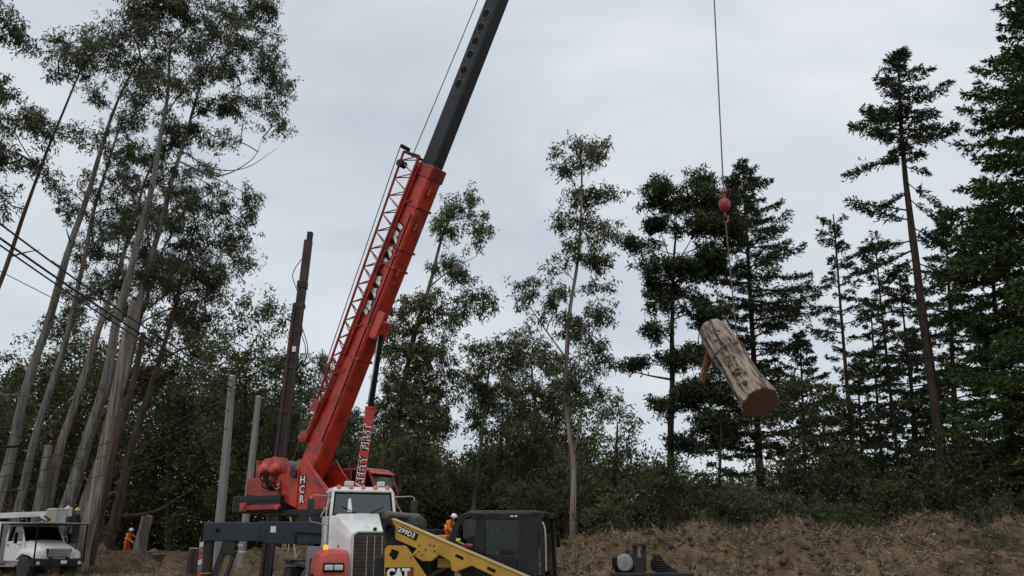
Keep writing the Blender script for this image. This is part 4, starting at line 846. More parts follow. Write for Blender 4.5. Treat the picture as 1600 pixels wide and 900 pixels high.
# lift cylinder
CT = Bp(boom_t(516), .0, -.52); CB = U(1.42, .30, -.75)
CB = at(556, 800, (U(1.5, .30, 0)).y)
cdir = (CT-CB); CLn = cdir.length; cdir.normalize()
cyl = W_('lift_cylinder', MB().lathe([(.10, 0), (.135, .02), (.135, .05), (.125, .06), (.125, CLn*.56), (.14, CLn*.565), (.14, CLn*.59), (.09, CLn*.592)], CB, cdir, 24), 'red', 0)
W_('cylinder_rod', MB().lathe([(.075, 0), (.075, CLn*.45)], CB+cdir*CLn*.56, cdir, 18), 'label_black', 0, cyl)
W_('cylinder_hose', MB().tube([CB+cdir*CLn*.6+sidev*.13, CB+cdir*CLn*.8+sidev*.16+hz*.06, CT+sidev*.1], .02, 6), 'steel', 0, cyl)
W_('cylinder_bracket', MB().box(Bp(boom_t(508), 0, -.40), (.55, .44, .26), Matrix((bd, sidev, bn)).transposed()), 'red', .03, boom)
W_('cylinder_bracket_fin', MB().box(Bp(boom_t(500), .2, -.41), (.7, .05, .28), Matrix((bd, sidev, bn)).transposed()), 'red_faded', .01, boom)
W_('cylinder_foot', MB().prism([U(1.0, .2, -1.0), U(2.0, .2, -1.0), CB+sidev*.1+hz*.2, CB+sidev*.1-hz*.2], sidev*.2), 'red', .02, up)
vc = (Vector((0, 0, CAMH))-CB); vc = (vc-cdir*vc.dot(cdir)).normalized()
pl0 = CB+cdir*CLn*.30+vc*.128
W_('cylinder_sign_plate', MB().box(pl0, (CLn*.54, .23, .012), frame_mtx((0, 0, 0), cdir, vc.cross(cdir)).to_3x3()), 'red', .004, cyl)
mt = frame_mtx(pl0+vc*.009, cdir, vc.cross(cdir)); word_row('lettering', ('SAFETY', 'FIRST'), .25, mt, 'label_white', cyl, offset=.016, gap=.45, space=1.1, sx=1.02)
mt = frame_mtx(pl0+vc*.013, cdir, vc.cross(cdir)); word_row('lettering', ('SAFETY', 'FIRST'), .25, mt, 'label_black', cyl, offset=.005, gap=.45, space=1.1, sx=1.02)
# hoist rope from the winch up over the boom
W_('hoist_rope', MB().tube([U(-.72, 0, .4), hdq+bd*.15+bn*.2], .014, 6).tube([Bp(j1, -.3, 1.12), Bp(BL+.2, -.1, .35)], .014, 6), 'cable_steel', 0)

# ------------------------------------------------------------------ hook, sling, log
HY = 19.0
hb = at(1132, 320, HY)
hk = thing('hook_ball', 'red overhaul ball and hook hanging on the steel hoist rope', 'crane hook', tuple(hb))
MB().lathe([(.02, -.15), (.06, -.145), (.105, -.10), (.125, -.04), (.125, .04), (.105, .10), (.06, .145), (.02, .15)], hb, Z3, 24).build('ball', 'hook_red', hk)
MB().lathe([(.03, .14), (.045, .17), (.03, .26), (.05, .28), (.05, .34), (.02, .38)], hb, Z3, 14).build('swivel', 'hook_red', hk)
hkp = [hb+Vector((.0, 0, -.14)), hb+Vector((0, 0, -.24)), hb+Vector((.05, 0, -.30)), hb+Vector((.05, 0, -.37)), hb+Vector((0, 0, -.42)), hb+Vector((-.05, 0, -.38))]
MB().tube(spline(hkp, .02), .022, 8).build('hook', 'hook_red', hk)
hrope = MB().tube([hb+Vector((0, 0, .36)), Bp(BL+.1, .05, -.3)], .016, 6).build('rope', 'cable_steel', hk)
lc0 = at(1113, 516, HY+.95); lc1 = at(1188, 629, HY-.8)
lg = thing('hanging_log', 'thick barked log section hanging tilted in the air from the crane', 'log', tuple((lc0+lc1)/2))
ax = (lc1-lc0); LL = ax.length; ax.normalize(); lx = ax.orthogonal().normalized(); ly = ax.cross(lx)
lmx = Matrix((lx, ly, ax)).transposed().to_4x4(); lmx.translation = lc0
rings = []; nn = 110; mm = 60
for i in range(mm+1):
    t = i/mm; rr0 = .300+.065*t+.02*math.sin(t*7)
    ring = []
    for k in range(nn):
        a = 2*math.pi*k/nn
        w = 1+.10*mnoise.fractal(Vector((math.cos(a)*2.2, math.sin(a)*2.2, t*1.2)), 1, 2, 3)-.22*max(0, .35-abs(mnoise.noise(Vector((math.cos(a)*5.5, math.sin(a)*5.5, t*1.1+5)))*2.2))-.05*mnoise.noise(Vector((math.cos(a)*14, math.sin(a)*14, t*3)))+.03*mnoise.noise(Vector((math.cos(a)*24, math.sin(a)*24, t*16)))
        ring.append((math.cos(a)*rr0*w, math.sin(a)*rr0*w, t*LL))
    rings.append(ring)
lo = MB().loft(rings).build('log_body', 'bark_log', lg, local=True); lo.matrix_parent_inverse = world(lg).inverted() @ lmx
MB().loft([[(x*.97, y*.97, LL-.01) for x, y, z in rings[-1]], [(x*.95, y*.95, LL+.012) for x, y, z in rings[-1]]]).build('sawn_end', 'cut_red', lg, local=True).matrix_parent_inverse = world(lg).inverted() @ lmx
rim_ = MB(); nr = len(rings[-1]); o_ = [(x*.985, y*.985, LL-.004) for x, y, z in rings[-1]]; i_ = [(x*.90, y*.90, LL+.016) for x, y, z in rings[-1]]
rim_.add(o_+i_, [(k, (k+1) % nr, nr+(k+1) % nr, nr+k) for k in range(nr)])
rim_.build('sapwood_rim', 'bark_chunk', lg, local=True).matrix_parent_inverse = world(lg).inverted() @ lmx
random.seed(12)
viewd = (Vector((0, 0, CAMH))-(lc0+lc1)/2).normalized(); vl = lmx.to_3x3().inverted() @ viewd; va = math.atan2(vl.y, vl.x)
for k in range(44):
    t = .06+.84*(k/44)+random.uniform(-.02, .02); a = va+random.gauss(.15, .16); rr0 = (.300+.065*t)*1.03
    s = random.uniform(.02, .06); c = Vector((math.cos(a)*rr0, math.sin(a)*rr0, t*LL)); m_ = MB()
    vs_ = [c+Vector(rdir(1)[0])*s*random.uniform(.6, 1.4) for _ in range(9)]
    bm_ = bmesh.new(); [bm_.verts.new(q) for q in vs_]; bmesh.ops.convex_hull(bm_, input=bm_.verts); me = bpy.data.meshes.new('bark_chunk'); bm_.to_mesh(me); bm_.free(); me.materials.append(M['bark_chunk'])
    o = bpy.data.objects.new('bark_chunk', me); COL.objects.link(o); o.parent = lg; o.matrix_parent_inverse = world(lg).inverted() @ lmx
st0 = at(1110, 540, HY+.9); stp = spline([st0, at(1104, 565, HY+1.0), at(1098, 590, HY+1.0), at(1095, 597, HY+1.0)], .06)
rough_tube(MB(), stp, [.085, ]*2+[.075]*(len(stp)-2), 12, .35, 3).build('branch_stub', 'bark_chunk', lg)
# choker around the log and up to the hook
slg = thing('choker_sling', 'thin sling from the hook choking the hanging log', 'sling', tuple(at(1142, 510, HY)))
tq_ = .37; cc = lc0+ax*LL*tq_; rch = (.300+.065*tq_)*1.15
lp = [cc+(lx*math.cos(a)+ly*math.sin(a))*rch+ax*(.10*math.cos(a)) for a in [i*2*math.pi/30 for i in range(31)]]
MB().tube(lp, .016, 6).build('loop', 'rope', slg)
tp_ = max(lp, key=lambda p: p.z); MB().tube([hb+Vector((0, 0, -.40)), (hb+tp_)/2+Vector((.0, 0, -.3)), tp_], .015, 6).build('pennant', 'rope', slg)
# ------------------------------------------------------------------ compact track loader
LO = at(772, 900, 15.6); LO.z = 0
loader = thing('track_loader', 'yellow compact track loader with dark cab parked before the crane truck', 'loader', tuple(LO), 0)
lh = Vector((math.sin(R(75)), -math.cos(R(75)), 0)); ls = Vector((lh.y, -lh.x, 0))
def LF(f, s, u): return LO+lh*f+ls*s+Z3*u
LR = Matrix((lh, -ls, Z3)).transposed()
def fu(px, py, s):
    """where the photograph's pixel meets the loader's side plane at offset s: forward and up"""
    u_, v_ = (px-800)/FPX, (450-py)/FPX
    d = Vector((u_, CP-v_*SP, SP+v_*CP)); o = Vector((0, 0, CAMH)); p0 = LF(0, s, 0)
    k = (p0-o).dot(ls)/d.dot(ls); q = o+d*k-LO
    return q.dot(lh), q.z
def plate(name, pix, s, th, m, parent=None, bev=.008):
    return MB().prism([LF(f, s-th, u) for f, u in [fu(x, y, s) for x, y in pix]], ls*th).build(name, m, parent or loader, bev=bev)
def lbox(name, c, d, m, parent=None, bev=.015): return MB().box(LF(*c), d, LR).build(name, m, parent or loader, bev=bev)
SA = .80
# tracks and lower body (mostly below the picture)
for s in (-1, 1):
    prof = [(-1.15, .32), (-1.0, .1), (-.8, .02), (.8, .02), (1.0, .12), (1.1, .34), (.95, .52), (-.35, .80), (-.9, .62)]
    tr = MB().prism([LF(f, s*.72-.2, u) for f, u in prof], ls*.4).build('track', 'rubber', loader, bev=.03)
    for k in range(4): MB().lathe([(.12, -.21), (.12, .21)], LF(-.7+k*.47, s*.72, .2), ls, 16).build('track_roller', 'dark_steel', tr)
    MB().lathe([(.24, -.215), (.24, .215)], LF(-.35, s*.72, .55), ls, 20).build('drive_sprocket', 'dark_steel', tr)
lbox('chassis', (-.1, 0, .62), (2.6, 1.02, .75), 'cab_dark')
lbox('engine_bay', (-1.35, 0, 1.12), (1.0, 1.2, .72), 'cab_dark', bev=.05)
eh = MB().loft([[LF(f, s, u) for f, s, u in ((-1.8, -.52, z0), (-.55, -.52, z0), (-.55, .52, z0), (-1.8, .52, z0))] for z0 in (1.40, 1.5)]).build('engine_hood', 'cab_dark', loader, bev=.04)
MB().lathe([(.02, -.3), (.14, -.27), (.17, -.1), (.17, .1), (.14, .27), (.02, .3)], LF(fu(650, 822, .1)[0], .1, fu(650, 822, .1)[1]), ls*.9+lh*.5, 20).build('muffler', 'dark_steel', loader)
rr_ = random.Random(9)
for k in range(5):
    MB().tube(spline([LF(-1.2+.16*k, .2-.1*k, 1.48), LF(-1.05+.16*k, .15-.1*k, 1.64-.05*k), LF(-.75+.12*k, .1-.1*k, 1.60-.06*k), LF(-.5, -.1*k, 1.45)], .05), .022, 6).build('hydraulic_hose', 'label_black', loader)
q_ = fu(668, 833, .15); lbox('valve_block', (q_[0], .1, q_[1]-.02), (.42, .5, .16), 'cab_dark', bev=.02)
lbox('engine_cover', (fu(655, 850, 0)[0], 0, fu(655, 850, 0)[1]-.08), (.8, 1.0, .32), 'cab_dark', bev=.05)
q_ = fu(691, 842, .3); lbox('valve_cover', (q_[0], .30, q_[1]-.04), (.20, .2, .20), 'yellow', bev=.02)
# rear tower plates
for s in (SA, -SA+.06):
    tw = plate('rear_tower', [(599, 938), (601, 858), (606, 852.5), (634, 852.5), (665, 900), (694, 940)], SA, .06, 'yellow') if s > 0 else MB().prism([LF(f, s, u) for f, u in ((-1.9, .7), (-1.9, 1.58), (-1.55, 1.62), (-1.0, .75))], ls*.06).build('rear_tower', 'yellow', loader, bev=.01)
f0, u0 = fu(600, 804, SA)
plate('arm_link', [(591, 801), (600, 799.5), (604, 806), (616, 813), (620, 846), (634, 853), (606, 853), (597, 826)], SA-.02, .05, 'cab_dark')
f1, u1 = fu(611, 826, SA); MB().lathe([(.085, -.05), (.085, .06), (.06, .065), (.06, .03)], LF(f1, SA+.0, u1), ls, 20).build('arm_pivot', 'label_black', loader)
f2, u2 = fu(600, 804, SA-.05); MB().tube([LF(f2+.03, SA-.02, u2), LF(f2+.03, -SA, u2)], .058, 14).build('cross_tube', 'khaki_tube', loader)
MB().prism([LF(f, -SA+.05, u) for f, u in ((f2-.1, u2+.06), (f2+.1, u2+.05), (f2+.32, u2-.5), (f2-.02, u2-.5))], ls*.05).build('arm_link', 'cab_dark', loader, bev=.01)
# lift arms
ARM = [(613, 812), (641, 823.5), (826, 903), (935, 951), (930, 974), (800, 914), (737, 884), (712, 894), (705, 891), (703, 876), (686, 867), (674, 877), (659, 877), (644, 866), (651, 857), (618, 843)]
arm = plate('lift_arm', ARM, SA+.02, .09, 'yellow')
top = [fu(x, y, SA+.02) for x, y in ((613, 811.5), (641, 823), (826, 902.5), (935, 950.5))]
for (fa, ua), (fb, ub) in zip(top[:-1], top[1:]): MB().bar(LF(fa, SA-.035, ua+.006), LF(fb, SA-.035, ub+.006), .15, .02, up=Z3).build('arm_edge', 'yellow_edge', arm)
MB().prism([LF(f, -SA-.02, u) for f, u in [fu(x, y, SA+.02) for x, y in ((650, 838), (826, 914), (935, 958), (930, 974), (737, 896), (650, 856))]], ls*.09).build('lift_arm', 'yellow', loader, bev=.01)
sd_ = fu(652, 851, SA+.02)
def sticker(name, x0, y0, x1, y1, h, m, s, parent, th=.004):
    a, b = fu(x0, y0, s), fu(x1, y1, s); A = LF(a[0], s, a[1]); B = LF(b[0], s, b[1]); d = (B-A).normalized(); n = ls.cross(d); n = n if n.z > 0 else -n
    o = MB().prism([A+n*h/2, B+n*h/2, B-n*h/2, A-n*h/2], ls*th).build(name, m, parent); return A, B, d, n
A, B, d, n = sticker('model_badge', 623, 826.5, 652, 840, .105, 'label_black', SA+.022, arm)
text_mesh('model_lettering', '299D3', .105, frame_mtx((A+B)/2+ls*.008-d*.02, d, n), 'label_white', arm, offset=.003, extrude=.001, space=1.05)
for x0, y0, x1, y1 in ((712, 867.5, 724, 873), (761.5, 887, 774, 893)):
    sticker('warning_decal', x0, y0, x1, y1, .045, 'label_black', SA+.022, arm)
for k, (x, y) in enumerate(((655, 852), (672, 852), (678, 853), (655, 862), (665, 859), (679, 861), (650, 866), (659, 867), (642, 871))):
    a = fu(x, y, SA+.02); MB().lathe([(.014, 0), (.014, .006)], LF(a[0], SA+.021, a[1]), ls, 10).build('bolt', 'dark_steel', arm)
# oil stain hole and maker's badge on the tower
a = fu(616, 865, SA); MB().lathe([(.062, -.004), (.058, .004)], LF(a[0], SA+.001, a[1]), ls, 7).build('pivot_grease_cap', 'label_black', tw if False else loader)
for da, rr1 in ((.3, .075), (2.2, .07), (3.4, .08), (4.7, .11), (5.6, .06)):
    q = LF(a[0]+.05*math.cos(da), SA+.001, a[1]+.05*math.sin(da)); MB().lathe([(rr1*.45, 0), (rr1*.4, .003)], q, ls, 6).build('grease_stain', 'label_black', loader)
A, B, d, n = sticker('maker_badge', 602, 897, 646, 897, .20, 'label_black', SA+.002, loader)
c_ = (A+B)/2
MB().prism([c_+d*.10+n*.09, c_+d*.22+n*.09, c_+d*.235-n*.09, c_+d*.12-n*.09], ls*.008).build('maker_badge_patch', 'label_red', loader)
text_mesh('maker_lettering', 'CAT', .20, frame_mtx(c_+ls*.014-d*.015, d, n), 'label_white', loader, offset=.012, extrude=.002, sx=.95)
# lift cylinder and bits seen through the arm's notch
MB().tube([LF(*[(lambda q: (q[0], SA-.2, q[1]))(fu(660, 905, SA))][0]), LF(*[(lambda q: (q[0], SA-.2, q[1]))(fu(712, 876, SA))][0])], .05, 12).build('arm_cylinder', 'dark_steel', loader)
a = fu(692, 880, SA-.1); lbox('arm_stop', (a[0], SA-.2, a[1]), (.22, .1, .14), 'yellow', bev=.01)
# cab
CS = .47
CABP = [(700, 852), (702, 838), (709, 820), (719, 806), (736, 798), (852, 798), (852, 806), (846, 812), (842, 930), (742, 930)]
def cabf(px, py): return fu(px, py, CS)
pp = [cabf(x, y) for x, y in CABP]
cabm = thing  # (name kept free)
def cab_ring(pix, s, th=.03): return MB().prism([LF(f, s-th, u) for f, u in [cabf(x, y) for x, y in pix]], ls*th)
cabo = MB().prism([LF(f, -CS, u) for f, u in [cabf(x, y) for x, y in ((735, 797.5), (838, 797.5), (838, 803), (736, 803.5), (720, 811), (718, 806))]], ls*CS*2).build('cab_roof', 'cab_roof', loader, bev=.012)
posts = [[(700, 860), (702, 838), (709, 820), (719, 806), (736, 798), (740, 806), (726, 811), (717, 826), (713, 845), (712, 862)],
         [(746, 804), (758, 804), (760, 872), (738, 866)], [(813, 804), (842, 804), (840, 930), (806, 930)], [(735, 802), (842, 802), (842, 812), (738, 812)], [(712, 845), (735, 858), (768, 866), (808, 868), (808, 930), (742, 930), (700, 870)]]
for s in (CS, -CS+.03):
    for pz in (posts if s > 0 else [posts[0], posts[3], [(832, 804), (842, 804), (840, 930), (830, 930)], [(700, 880), (842, 905), (842, 930), (742, 930)]]): cab_ring(pz, s).build('cab_frame', 'cab_dark', loader, bev=.006)
    for pz in ([(722, 812), (744, 809), (744, 836), (724, 842)], [(758, 811), (814, 811), (814, 868), (760, 868)]): cab_ring(pz, s-.012, .006).build('side_glass', 'glass_green', loader)
for k in range(6):
    x = 765+k*9; a, b = cabf(x, 812), cabf(x, 866); MB().bar(LF(a[0], CS-.025, a[1]), LF(b[0], CS-.025, b[1]), .010).build('guard_bar', 'cab_dark', loader)
for k in range(3):
    x = 727+k*5; a, b = cabf(x, 811), cabf(x, 843); MB().bar(LF(a[0], CS-.025, a[1]), LF(b[0], CS-.025, b[1]), .008).build('guard_bar', 'cab_dark', loader)
fF, uF = cabf(842, 800); fB, uB = cabf(842, 930)
MB().prism([LF(fF, CS-.06, uF-.1), LF(fF, -CS+.06, uF-.1), LF(fB+.06, -CS+.06, uB), LF(fB+.06, CS-.06, uB)], lh*.012).build('front_door_glass', 'glass_green', loader)
for s0, s1 in ((CS, CS-.07), (-CS+.07, -CS)):
    MB().prism([LF(fF-.01, s0, uF), LF(fF-.01, s1, uF), LF(fB+.05, s1, uB), LF(fB+.05, s0, uB)], lh*.05).build('door_post', 'cab_dark', loader, bev=.01)
MB().prism([LF(fF-.3, CS, uF+.035), LF(fF+.09, CS, uF+.0), LF(fF+.09, CS, uF-.09), LF(fF-.02, CS, uF-.10)], -ls*CS*2).build('cab_visor', 'cab_dark', loader, bev=.015)
lbox('visor_lamp', (fF+.10, CS-.12, uF-.05), (.05, .16, .07), 'label_black', bev=.01); lbox('visor_lamp', (fF+.10, -CS+.12, uF-.05), (.05, .16, .07), 'label_black', bev=.01)
MB().tube(spline([LF(fF+.05, CS-.02, uF-.15), LF(fF+.10, CS+.0, uF-.3), LF(fB+.12, CS, uB+.35)], .05), .014, 6).build('door_grab_rail', 'steel', loader)
lbox('door_mirror', (fF+.06, -CS-.18, uF-.42), (.05, .14, .24), 'label_black', bev=.02)
cp = cabf(800, 806.5); MB().box(LF(cp[0]+.0, CS+.004, cp[1]), (.04, .004, .025), LR).build('cab_decal', 'label_white', loader); MB().box(LF(cp[0]+.065, CS+.004, cp[1]), (.04, .004, .025), LR).build('cab_decal', 'label_white', loader)
sd2 = cabf(773, 850); lbox('cab_seat', (sd2[0]+.05, 0, sd2[1]+.02), (.14, .5, .66), 'seat', bev=.05); lbox('cab_seat_cushion', (sd2[0]+.28, 0, sd2[1]-.32), (.5, .5, .14), 'seat', bev=.05)
lbox('cab_back_wall', (cabf(716, 860)[0]+.12, 0, cabf(716, 862)[1]-.25), (.1, .9, .5), 'cab_dark')
a = cabf(730, 853); lbox('red_shroud', (a[0]+.02, CS+.03, a[1]), (.18, .06, .07), 'lens_red', bev=.02)
a = cabf(716, 843); lbox('yellow_decal', (a[0], CS+.006, a[1]), (.07, .004, .04), 'hivis_yellow', bev=0)

# ------------------------------------------------------------------ white bucket truck
BT = at(90, 895, 43.0); BT.z = ground_z(BT.x, BT.y)
bt = thing('bucket_truck', 'white bucket truck with its boom folded over the cab', 'bucket truck', tuple(BT), R(57))
BSC = 1.0; bt.scale = (BSC, BSC, BSC)
def K(name, mb, m, bev=.015, parent=None, **k): return mb.build(name, m, parent or bt, bev=bev, local=True, **k)
def brg(y, w, zt, zb, tw, zs): return [(-w, y, zb), (-w, y, zs), (-tw, y, zt), (0, y, zt+.03), (tw, y, zt), (w, y, zs), (w, y, zb)]
K('chassis_frame', MB().box((-.4, 3.6, .78), (.09, 7.4, .26)).box((.4, 3.6, .78), (.09, 7.4, .26)).box((0, 1, .8), (.8, .2, .2)).box((0, 5, .8), (.8, .2, .2)), 'black')
K('bumper', MB().loft([[(-1.2, .25, z), (-1.1, -.02, z), (1.1, -.02, z), (1.2, .25, z)] for z in (.52, .84)]), 'black', .03)
K('licence_plate', MB().box((.22, -.03, .72), (.30, .012, .15)), 'label_white', .005)
hd2 = K('hood', MB().loft([brg(.12, .72, 1.28, .85, .55, 1.2), brg(.25, .80, 1.42, .85, .62, 1.32), brg(.8, .84, 1.56, .9, .68, 1.42), brg(1.3, .88, 1.66, .95, .72, 1.5)]), 'white_paint', .03)
gl2 = K('grille', MB().prism([(-.52, .06, .92), (-.60, .06, 1.30), (.60, .06, 1.30), (.52, .06, .92)], (0, .09, 0)), 'dark_steel', .02)
for i in range(5):
    for j in range(6): K('grille_bar', MB().box((-.43+j*.172, .048, .97+i*.072), (.155, .03, .048)), 'chrome', .006, gl2)
for s in (-1, 1):
    fe = K('fender', MB().loft([[(s*.70, y, zb), (s*.70, y, zt), (s*(wo-.12), y, zt), (s*wo, y, zt-.14), (s*wo, y, zb)] for y, zt, zb, wo in ((.08, 1.02, .86, 1.02), (.16, 1.20, .86, 1.12), (.5, 1.30, 1.0, 1.17), (1.0, 1.30, 1.06, 1.19), (1.45, 1.22, .8, 1.19))]), 'white_paint', .03)
    K('headlight', MB().loft([[(s*.66, .055, 1.0), (s*.98, .085, 1.0), (s*1.08, .20, 1.03), (s*1.05, .20, 1.18), (s*.70, .06, 1.16)], [(s*.68, .10, 1.0), (s*.98, .13, 1.0), (s*1.06, .24, 1.03), (s*1.03, .24, 1.18), (s*.70, .10, 1.16)]]), 'lens_clear', .01, fe)
    K('fog_lamp', MB().box((s*.98, .0, .68), (.16, .06, .14)), 'lens_clear', .02)
    wheel(bt, s*1.02, .85, .5, .28, side=s)
    wheel(bt, s*.95, 5.4, .5, .5, side=s)
cb2 = K('cab', MB().loft([[(-.98, 1.3, .75), (.98, 1.3, .75), (1.0, 2.75, .75), (-1.0, 2.75, .75)], [(-.98, 1.3, 1.62), (.98, 1.3, 1.62), (1.0, 2.75, 1.62), (-1.0, 2.75, 1.62)]]), 'white_paint', .03)
K('cab_roof', MB().loft([[(-.86, 1.75, 2.26), (.86, 1.75, 2.26), (.90, 2.75, 2.26), (-.90, 2.75, 2.26)], [(-.80, 1.85, 2.36), (.80, 1.85, 2.36), (.84, 2.7, 2.36), (-.84, 2.7, 2.36)]]), 'white_paint', .03, cb2)
for s in (-1, 1):
    for a_, b_, w_ in (((s*.95, 1.33, 1.6), (s*.86, 1.78, 2.28), .07), ((s*.96, 2.68, 1.6), (s*.88, 2.68, 2.28), .12), ((s*.96, 2.0, 1.6), (s*.88, 2.0, 2.28), .04)): K('cab_pillar', MB().bar(a_, b_, w_), 'white_paint', .01, cb2)
    K('side_window', MB().prism([(s*.97, 1.4, 1.63), (s*.97, 2.65, 1.63), (s*.89, 2.65, 2.25), (s*.89, 1.8, 2.25)], (s*.006, 0, 0)), 'glass_cab', 0, cb2)
    K('door_handle', MB().box((s*1.01, 2.5, 1.45), (.03, .14, .04)), 'label_black', .006, cb2)
    K('mirror', MB().box((s*1.28, 1.45, 1.75), (.12, .1, .46)).tube([(s*.97, 1.5, 2.0), (s*1.28, 1.45, 2.02), (s*1.28, 1.45, 1.5), (s*.97, 1.5, 1.45)], .016, 6), 'label_black', .02, cb2)
K('cab_rear_panel', MB().box((0, 2.72, 1.95), (1.75, .05, .65)), 'white_paint', .01, cb2)
K('windshield', MB().prism([(-.93, 1.34, 1.63), (.93, 1.34, 1.63), (.84, 1.78, 2.26), (-.84, 1.78, 2.26)], (0, .012, .0)), 'glass_cab', 0, cb2)
K('wiper', MB().bar((-.5, 1.33, 1.66), (.1, 1.42, 1.78), .02), 'label_black', 0, cb2)
for s in (-1, 1): K('cab_seat', MB().box((s*.48, 2.45, 1.75), (.5, .14, .8)), 'seat', .05, cb2)
K('dashboard', MB().box((0, 1.6, 1.58), (1.7, .3, .1)), 'seat', .03, cb2)
K('step', MB().box((-1.0, 2.1, .55), (.3, 1.1, .08)).box((-.9, 2.1, .68), (.1, 1.1, .2)), 'steel', .01)
bx_ = K('utility_body', MB().box((0, 5.3, 1.55), (2.4, 4.6, 1.85)), 'white_worn', .03)
for i in range(4):
    K('locker_door', MB().box((-1.205, 3.55+i*1.1, 1.5), (.02, 1.0, 1.5)), 'white_worn', .01, bx_); K('locker_latch', MB().box((-1.225, 3.2+i*1.1, 1.35), (.02, .1, .05)), 'dark_steel', .004, bx_)
# black cab guard: flat rack on thin posts over the cab
cg = K('cab_guard', MB().prism([(-1.22, -.05, 2.34), (1.22, -.05, 2.34), (1.22, 2.9, 2.34), (-1.22, 2.9, 2.34)], (0, 0, .05)), 'black', .01)
for x, y in ((-1.18, .0), (1.18, .0), (-1.18, 2.85), (1.18, 2.85)): K('guard_post', MB().bar((x, y, .7), (x, y, 2.36), .055), 'label_black', .006, cg)
K('guard_lip', MB().bar((-1.22, -.06, 2.40), (1.22, -.06, 2.40), .05), 'tan_liner', .01, cg)
# folded boom and bucket over the rack
bm2 = K('aerial_boom', MB().bar((-1.1, 6.4, 2.750), (.05, 1.35, 2.820), .22, .24), 'white_worn', .02)
K('boom_turret', MB().lathe([(.5, 0), (.5, .2), (.3, .25), (.3, .75)], (-1.0, 6.0, 2.250), Z3, 20), 'white_worn', 0, bm2)
K('boom_elbow', MB().prism([(-.25, 1.55, 2.780), (.15, 1.2, 2.780), (.10, 1.2, 2.420), (-.05, 1.35, 2.350), (-.2, 1.5, 2.500)], (.12, .1, 0)), 'white_worn', .02, bm2)
K('boom_linkage', MB().tube([(-.1, 1.5, 2.750), (.1, 1.0, 2.500), (.3, .8, 2.550)], .05, 8).tube([(-.3, 1.7, 2.700), (.0, 1.2, 2.420)], .04, 8).box((.05, 1.15, 2.580), (.2, .2, .14)), 'dark_steel', .01, bm2)
bk = K('bucket', MB().loft([[(0.029, 0.785, 2.380), (0.557, 0.785, 2.380), (0.557, 1.275, 2.380), (0.029, 1.275, 2.380)], [(-0.017, 0.736, 3.050), (0.597, 0.736, 3.050), (0.597, 1.324, 3.050), (-0.017, 1.324, 3.050)]]), 'white_worn', .04)
K('bucket_rim', MB().loft([[(-0.037, 0.715, 3.000), (0.617, 0.715, 3.000), (0.617, 1.345, 3.000), (-0.037, 1.345, 3.000)], [(-0.037, 0.715, 3.070), (0.617, 0.715, 3.070), (0.617, 1.345, 3.070), (-0.037, 1.345, 3.070)]]), 'white_worn', .015, bk)
K('bucket_liner', MB().box((-0.001, 1.030, 2.720), (.05, .86, .64)), 'tan_liner', .01, bk)
K('control_box', MB().box((0.716, 0.925, 2.920), (.24, .3, .42)).box((0.696, 0.925, 3.160), (.1, .1, .1)), 'white_worn', .03, bk)
K('control_handle', MB().tube([(0.795, 0.820, 3.050), (0.927, 0.820, 3.050), (0.927, 0.820, 2.820), (0.795, 0.820, 2.820)], .015, 6), 'steel', 0, bk)

# ------------------------------------------------------------------ rusty drill mast
MY = 29.0; m0 = at(414, 905, MY); m0.z = ground_z(m0.x, MY)-.2; m1 = at(448, 600, MY); m2 = at(470, 430, MY); m3 = at(482, 368, MY)
mast = thing('drill_mast', 'rusty dark steel drill mast leaning upright behind the crane', 'drill mast', tuple(m0))
md = (m3-m0).normalized(); mxx = Vector((1, 0, 0)); mxx = (mxx-md*mxx.dot(md)).normalized(); myy = md.cross(mxx); MR = Matrix((mxx, myy, md)).transposed()
def mbar(name, a, b, w, h, m, off=(0, 0), parent=None, bev=.012):
    o_ = mxx*off[0]+myy*off[1]; Lq = (b-a).length
    return MB().box((a+b)/2+o_, (w, h, Lq), MR).build(name, m, parent or mast, bev=bev)
ml = (m3-m0).length; mp_ = lambda t: m0+md*ml*t
mbar('mast_column', mp_(0), mp_(.86), .25, .26, 'rust_dark')
mbar('mast_rail', mp_(.05), mp_(.80), .10, .16, 'rust', (-.15, -.10)); mbar('mast_rail', mp_(.05), mp_(.84), .06, .12, 'rust', (.12, -.15))
mbar('mast_head', mp_(.86), mp_(.985), .24, .24, 'rust', (.02, 0)); mbar('mast_cap', mp_(.985), mp_(1.01), .17, .17, 'rust_dark', (.05, 0))
mbar('mast_bracket', mp_(.845), mp_(.865), .30, .30, 'rust_dark')
for t in (.2, .35, .5, .62, .72, .79): mbar('mast_collar', mp_(t), mp_(t+.012), .30, .30, 'rust', bev=.004)
mbar('drive_motor', mp_(.40), mp_(.47), .22, .3, 'label_black', (-.24, 0))
mbar('mast_tag', mp_(.665), mp_(.68), .12, .02, 'label_white', (.02, -.16), bev=0)
for k, (t0, t1, b_) in enumerate(((.60, .74, .42), (.62, .72, .36), (.84, .93, -.36))):
    MB().tube(spline([mp_(t0)+mxx*.16*(1 if b_ > 0 else -1), mp_((t0+t1)/2)+mxx*b_, mp_(t1)+mxx*.14*(1 if b_ > 0 else -1)], .1), .014, 6).build('mast_hose', 'label_black', mast)

